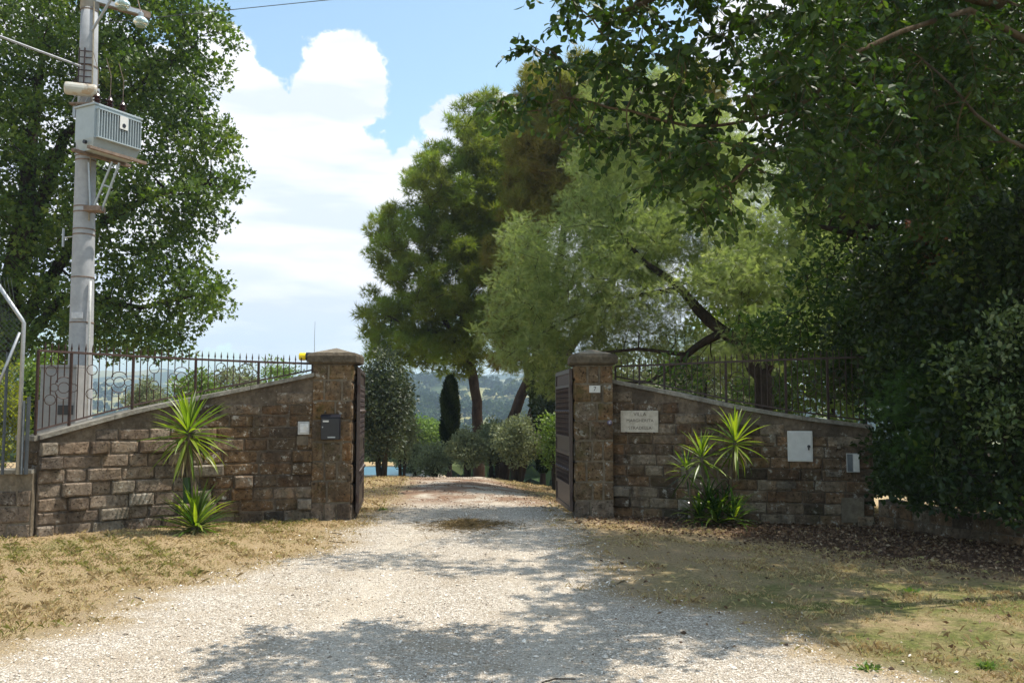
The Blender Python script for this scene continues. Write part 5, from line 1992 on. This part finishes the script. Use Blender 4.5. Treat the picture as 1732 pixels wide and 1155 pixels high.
# ------------------------------------------------------------------ pool
pc0 = W(655, 798, 36)
px0, px1 = W(585, 798, 36).x, W(692, 798, 36).x
pool = thing('swimming_pool', 'turquoise swimming pool glimpsed on the lawn beyond the left gate leaf', 'pool', ((px0 + px1) / 2, 36.2, -.97))
WAT = MT('pool_water')
wn = WAT.bump(WAT.noise(4, 3), .15, .03)
WATM = WAT.end(WAT.bsdf((.06, .50, .56), .35, .3, wn))
wx = px1 - px0
MB().box((0, 0, .05), (wx, 4.6, .06)).obj('water', WATM, pool)
for (cx_, cy_, sx__, sy__) in ((0, -2.45, wx + .6, .3), (0, 2.45, wx + .6, .3), (-wx / 2 - .15, 0, .3, 4.6), (wx / 2 + .15, 0, .3, 4.6)):
    MB().box((cx_, cy_, .04), (sx__ - .004, sy__ - .004, .09)).obj('coping', simple_mat('pale_pool_stone', (.5, .48, .42), .8), pool)

# ------------------------------------------------------------------ ground cover
def cull(x, y):
    return (np.abs(x / np.maximum(y, .1)) < .66)


def blades(n, xr, yr, h, w, mat, name, label, cat, dens=None, seed=1):
    r = np.random.default_rng(seed)
    y = yr[0] + (yr[1] - yr[0]) * r.random(n) ** 1.25
    x = xr[0] + (xr[1] - xr[0]) * r.random(n)
    k = cull(x, y)
    if dens is not None:
        k &= r.random(n) < dens(x, y, r)
    x, y = x[k], y[k]
    m = len(x)
    z = terr(x, y)
    hh = h * r.uniform(.35, 1.3, m) * (.75 + .9 * np.clip(patchy(x, y, 3.1, 1) , -.3, 1.2))
    a = r.random(m) * 6.283
    ln = r.random(m) ** .7 * 1.3
    b = r.random(m) * 6.283
    dx, dy = np.cos(a) * w, np.sin(a) * w
    tx, ty = np.cos(b) * hh * ln, np.sin(b) * hh * ln
    P = np.stack([np.stack([x - dx, y - dy, z - .004], -1), np.stack([x + dx, y + dy, z - .004], -1), np.stack([x + tx * .5 + dx * .6, y + ty * .5 + dy * .6, z + hh * .55], -1),
                  np.stack([x + tx, y + ty, z + hh * (1.05 - ln * .5)], -1)], 1).reshape(-1, 3)
    F = np.array([(0, 1, 2), (0, 2, 3)])[None] + (np.arange(m) * 4)[:, None, None]
    rv = np.repeat(r.random(m), 4)
    add_obj(name, mesh_np(name, P, F.reshape(-1, 3), mat, False, {'rnd': rv}), label=label, cat=cat, kind='stuff')


def patchy(x, y, s=1.0, t=0.0):
    return np.sin(x * 2.1 * s + 1.7 * np.sin(y * 1.3 * s)) * np.sin(y * 2.7 * s + 1.1 * np.sin(x * 1.9 * s)) + .5 * np.sin(x * 6.3 * s + y * 4.1 * s + t)


DRYG = leaf_mat('dry_straw_blades', [(0, (.22, .15, .075)), (.4, (.42, .31, .16)), (.75, (.62, .49, .28)), (1, (.36, .34, .13))], .3, 1.1, .7, .15, (1, .95, .7))
GRNG = leaf_mat('short_green_blades', [(0, (.12, .12, .035)), (.5, (.21, .205, .06)), (1, (.38, .35, .13))], .35, 1.3, .6, .2, (1, 1, .4))


def d_dry(x, y, r):
    el, er = drive_edges(y)
    out = (x < el) | (x > er)
    d = np.where(out, np.minimum(np.abs(x - el), np.abs(x - er)), -np.minimum(np.abs(x - el), np.abs(x - er)))
    lit = np.interp(x, [0.9, 2.0, 3.2, 4.0, 5.5, 8], [12.9, 11.8, 10.6, 9.0, 7.9, 6.6])
    right = (x > er) & (y > lit + .9)
    dd = np.clip((d + .35 + .25 * patchy(x, y, 2.3, 4)) / .8, 0, 1) * np.where(right, .06, 1)
    dd = dd * np.where(x > er, np.clip(.45 + patchy(x, y), .08, 1), np.clip(.85 + .4 * patchy(x, y), .35, 1))
    dd = dd * np.clip(1.0 + .6 * patchy(x, y, 1.4, 3), .35, 1)
    wall = (x < -2.3) & (y > 12.9) & (y < 13.4)
    return np.where(wall, 0, dd)


blades(330000, (-9, 9), (4.6, 14.5), .040, .0038, DRYG, 'dry_grass', 'short sun bleached dry grass beside the gravel drive', 'grass', d_dry, 1)


def d_grn(x, y, r):
    el, er = drive_edges(y)
    out = (x < el) | (x > er)
    p = patchy(x, y, .8, 2)
    right = np.clip(p * 1.1 + .5, 0, 1) * (x > er + .15) * np.clip((10.4 - y) / 2, 0, 1)
    left = np.clip(p - .75, 0, .5) * (x < el - .1)
    left = left + np.clip(patchy(x, y, .5, 1) + .2, 0, .45) * (x < el - .25)
    wallfoot = np.where((x < -2.9) & (y > 11.0), .5, 0) * (patchy(x, y, 2) > .2) * np.clip(1 - np.abs((y - (13.0 - .19 * (-2.9 - x) ** 1.6)) + .25) / .3, 0, 1)
    gr = (out == 0) * np.clip(patchy(x, y, 1.9, 5) - 1.15, 0, .5) * (y < 9)
    return np.clip(right + left + wallfoot + gr, 0, 1)


blades(230000, (-8, 8), (4.8, 13.6), .044, .0038, GRNG, 'green_grass', 'patches of short green grass on the verge', 'grass', d_grn, 2)
# dry grass beyond the gate
blades(90000, (-12, 6), (13.8, 34), .05, .008, DRYG, 'dry_grass', 'dry straw coloured grass on the banks beyond the gate', 'grass', lambda x, y, r: ((x < drive_edges(y)[0] - .1) | (x > drive_edges(y)[1] + .1)) * .9, 3)

# pebbles
OCT = (np.array([(1, 0, 0), (.2, .95, 0), (-1, .1, 0), (-.1, -1, 0), (.1, .1, .62), (0, 0, -.5)]),
       np.array([(0, 1, 4), (1, 2, 4), (2, 3, 4), (3, 0, 4), (1, 0, 5), (2, 1, 5), (3, 2, 5), (0, 3, 5)]))
t = MT('pale_limestone_pebbles')
cc = t.ramp(t.attr('rnd'), [(0, (.20, .165, .13)), (.25, (.42, .355, .285)), (.6, (.62, .555, .47)), (1, (.82, .77, .69))])
PEBM = t.end(t.bsdf(cc, .85, .2))


def pebbles(n, seed, yr, smin, smax, spill, name, label):
    r = np.random.default_rng(seed)
    y = yr[0] + (yr[1] - yr[0]) * r.random(n) ** 1.3
    el, er = drive_edges(y)
    u = r.random(n)
    x = el + (er - el) * u + r.normal(size=n) * spill
    k = cull(x, y)
    x, y = x[k], y[k]
    m = len(x)
    s = smin + (smax - smin) * r.random(m) ** 3
    a = r.random(m) * 6.283
    c_, s_ = np.cos(a), np.sin(a)
    tl = r.normal(size=(m, 2)) * .3
    rots = np.zeros((m, 3, 3))
    rots[:, 0, 0], rots[:, 0, 1], rots[:, 1, 0], rots[:, 1, 1] = c_, -s_ * .8, s_, c_ * .8
    rots[:, 2, 2] = .8
    rots[:, 2, 0] = tl[:, 0]
    pos = np.stack([x, y, terr(x, y) + .010 + s * .2], -1)
    V, F = inst_np(OCT[0], OCT[1], pos, rots, s)
    add_obj(name, mesh_np(name, V, F, PEBM, False, {'rnd': np.repeat(r.random(m), 6)}), label=label, cat='gravel', kind='stuff')


pebbles(70000, 5, (4.8, 15), .003, .011, .08, 'gravel', 'loose pale limestone gravel covering the drive')
pebbles(2200, 6, (4.8, 16), .010, .024, .40, 'gravel', 'larger stray pale stones scattered on and beside the drive')

# leaf litter
LIT = leaf_mat('fallen_brown_leaves', [(0, (.07, .042, .026)), (.5, (.15, .088, .052)), (.85, (.24, .155, .09)), (1, (.38, .29, .19))], .1, 1.0, .6, .25, (1, .8, .6))


def litter(n, seed, dens, xr, yr, size, label, mat=None):
    r = np.random.default_rng(seed)
    x = xr[0] + (xr[1] - xr[0]) * r.random(n)
    y = yr[0] + (yr[1] - yr[0]) * r.random(n)
    k = (r.random(n) < dens(x, y)) & cull(x, y)
    x, y = x[k], y[k]
    m = len(x)
    up = np.stack([r.normal(size=m), r.normal(size=m), r.normal(size=m) * .25], -1)
    rots = rand_rots(m, up, .05)
    zc_ = np.abs(rots[:, 2, 0]) > .7
    pos = np.stack([x, y, terr(x, y) + .012 + r.random(m) * .012], -1)
    V, F = inst_np(LEAF_D[0], LEAF_D[1], pos, rots, size * r.uniform(.6, 1.3, m))
    add_obj('leaf_litter', mesh_np('leaf_litter', V, F, mat or LIT, False, {'rnd': np.repeat(r.random(m), 4)}), label=label, cat='leaf litter', kind='stuff')


litter(46000, 8, lambda x, y: np.clip((y - np.interp(x, [0.9, 2.0, 3.2, 4.0, 5.5, 8], [12.7, 11.6, 10.4, 8.9, 7.8, 6.6])) / 2.4 + .3, .015, 1) * (x > .9) * (y < 13.2), (.8, 9), (5.5, 13.2), .045, 'brown fallen leaves covering the ground along the right wall')
litter(9000, 9, lambda x, y: np.clip(.5 + patchy(x, y, .8), 0, 1), (-4, 4), (14.5, 27), .035, 'reddish fallen leaves and needles on the shaded drive beyond the gate')
litter(1500, 10, lambda x, y: .5 + 0 * x, (-8, 3), (5, 13), .018, 'a few scattered dry leaves on the verge and gravel')
# heap of dry needles on the drive
r = np.random.default_rng(4)
n = 2600
a = r.random(n) * 6.283
q = np.abs(r.normal(size=n)) * .42
x = -.60 + np.cos(a) * q * 1.05
y = 12.15 + np.sin(a) * q * .95
hgt = .09 * np.exp(-(q / .45) ** 2)
pos = np.stack([x, y, terr(x, y) + .012 + hgt * r.random(n)], -1)
dirs = np.stack([r.normal(size=n), r.normal(size=n), r.normal(size=n) * .2], -1)
ND = (np.array([(-.03, 0, 0), (.03, 0, 0), (0, 1, .03)]), np.array([(0, 1, 2)]))
V, F = inst_np(ND[0], ND[1], pos, rand_rots(n, dirs, .05), r.uniform(.06, .16, n))
NEEM = leaf_mat('dry_needle_litter', [(0, (.10, .07, .035)), (1, (.30, .21, .10))], .1, 1, .7, .1)
add_obj('needle_heap', mesh_np('needle_heap', V, F, NEEM, False, {'rnd': np.repeat(r.random(n), 3)}), label='low heap of dry brown needles in the middle of the drive before the gate', cat='needles', kind='stuff')
# stick
g = W(945, 1145, 5.32)
MB().tube([(g.x - .10, 5.30, T(g.x, 5.3) + .018), (g.x - .02, 5.33, .026), (g.x + .10, 5.345, .02)], [.005, .006, .004], 6).obj('stick', BARK_GREY, None, label='short dry twig lying on the gravel at the bottom of the picture', cat='stick')
# weeds
def weed(px, py, s, lb):
    D = 2400 / (py - 691)
    x = (px - 866) / FPX * D
    th = thing('weed', lb, 'plant', (x, D, T(x, D)), 'green weeds on the verge')
    V, F, rv = scatter_leaves(np.array([[0, 0, .02], [.05, .02, .02], [-.05, 0, .025]]) * s, 26, .07 * s, LEAF_D, .06 * s, spread=.6, flat=.35, up=.4)
    add_obj('leaves', mesh_np('leaves', V, F, BRIGHTM, False, {'rnd': rv}), th, kind='stuff')
weed(1455, 1122, 0.60, 'flat green weed rosette on the right verge near the bottom edge')
weed(1652, 1120, 0.50, 'small upright green weed near the lower right corner')
weed(1530, 1000, 0.65, 'small green weed at the edge of the shade under the hedge')
weed(650, 861, 0.60, 'tiny green weed beside the foot of the left gate leaf')

# ------------------------------------------------------------------ distant wood on the hills
def distant(n, seed):
    r = np.random.default_rng(seed)
    d = np.exp(r.uniform(math.log(75), math.log(1150), n))
    az = r.uniform(-.66, .66, n)
    x, y = d * np.sin(az), d * np.cos(az)
    # keep some open fields
    f = np.sin(x * .021 + 1.5) * np.sin(y * .013 + 2.0) + .4 * np.sin(x * .05 + y * .03)
    k = ((f < .45) | (np.abs(x / y + .02) < .13)) & ~((np.abs(x + .07 * y) < 3) & (y < 140)) & (y > 72)
    x, y, d = x[k], y[k], d[k]
    m = len(x)
    s = r.uniform(2.4, 5.2, m) * np.clip(d / 250, .8, 1.5)
    near = d < 230
    # clumps of leaf-like quads on each crown
    per = 54
    ci = np.repeat(np.arange(m), per)
    g = r.normal(size=(m * per, 3))
    g /= np.linalg.norm(g, axis=1)[:, None]
    g[:, 2] = np.abs(g[:, 2]) * 1.1 - .15
    wob = 1 + .25 * np.sin(g[:, 0] * 4 + ci) * np.sin(g[:, 1] * 5 + ci * 2)
    pos = np.stack([x, y, terr(x, y) + s * .45], -1)[ci] + g * (s[ci] * wob)[:, None] * np.array([.8, .8, .75])
    rots = rand_rots(m * per, g, .9)
    T4 = (np.array([(0, -.5, 0), (.42, 0, .1), (0, .5, 0), (-.42, 0, .1)]), np.array([(0, 1, 2), (0, 2, 3)]))
    V, F = inst_np(T4[0], T4[1], pos, rots, s[ci] * r.uniform(.35, .7, m * per))
    rv = np.repeat(np.clip(.6 * r.random(m)[ci] + .4 * r.random(m * per), 0, 1), 4)
    add_obj('distant_wood', mesh_np('distant_wood', V, F, WOODM, False, {'rnd': rv}), label='hazy wooded hillsides beyond the valley', cat='wood', kind='stuff')


WOODM = leaf_mat('distant_foliage', [(0, (.020, .036, .014)), (.4, (.036, .062, .02)), (.8, (.06, .09, .03)), (1, (.12, .14, .05))], .2, 1.2, .7, .1)
distant(6500, 3)

# ------------------------------------------------------------------ haze
HZ = bpy.data.materials.new('haze_air')
HZ.use_nodes = True
HZ.node_tree.nodes.clear()
o_ = HZ.node_tree.nodes.new('ShaderNodeOutputMaterial')
v_ = HZ.node_tree.nodes.new('ShaderNodeVolumePrincipled')
v_.inputs['Color'].default_value = (.62, .80, 1.0, 1)
v_.inputs['Density'].default_value = .00040
v_.inputs['Anisotropy'].default_value = .2
HZ.node_tree.links.new(v_.outputs[0], o_.inputs['Volume'])
hz = MB().box((0, 1960, 50), (3700, 4160, 200)).obj('haze', HZ, None, label='thin blue summer haze over the valley', cat='haze', kind='stuff')
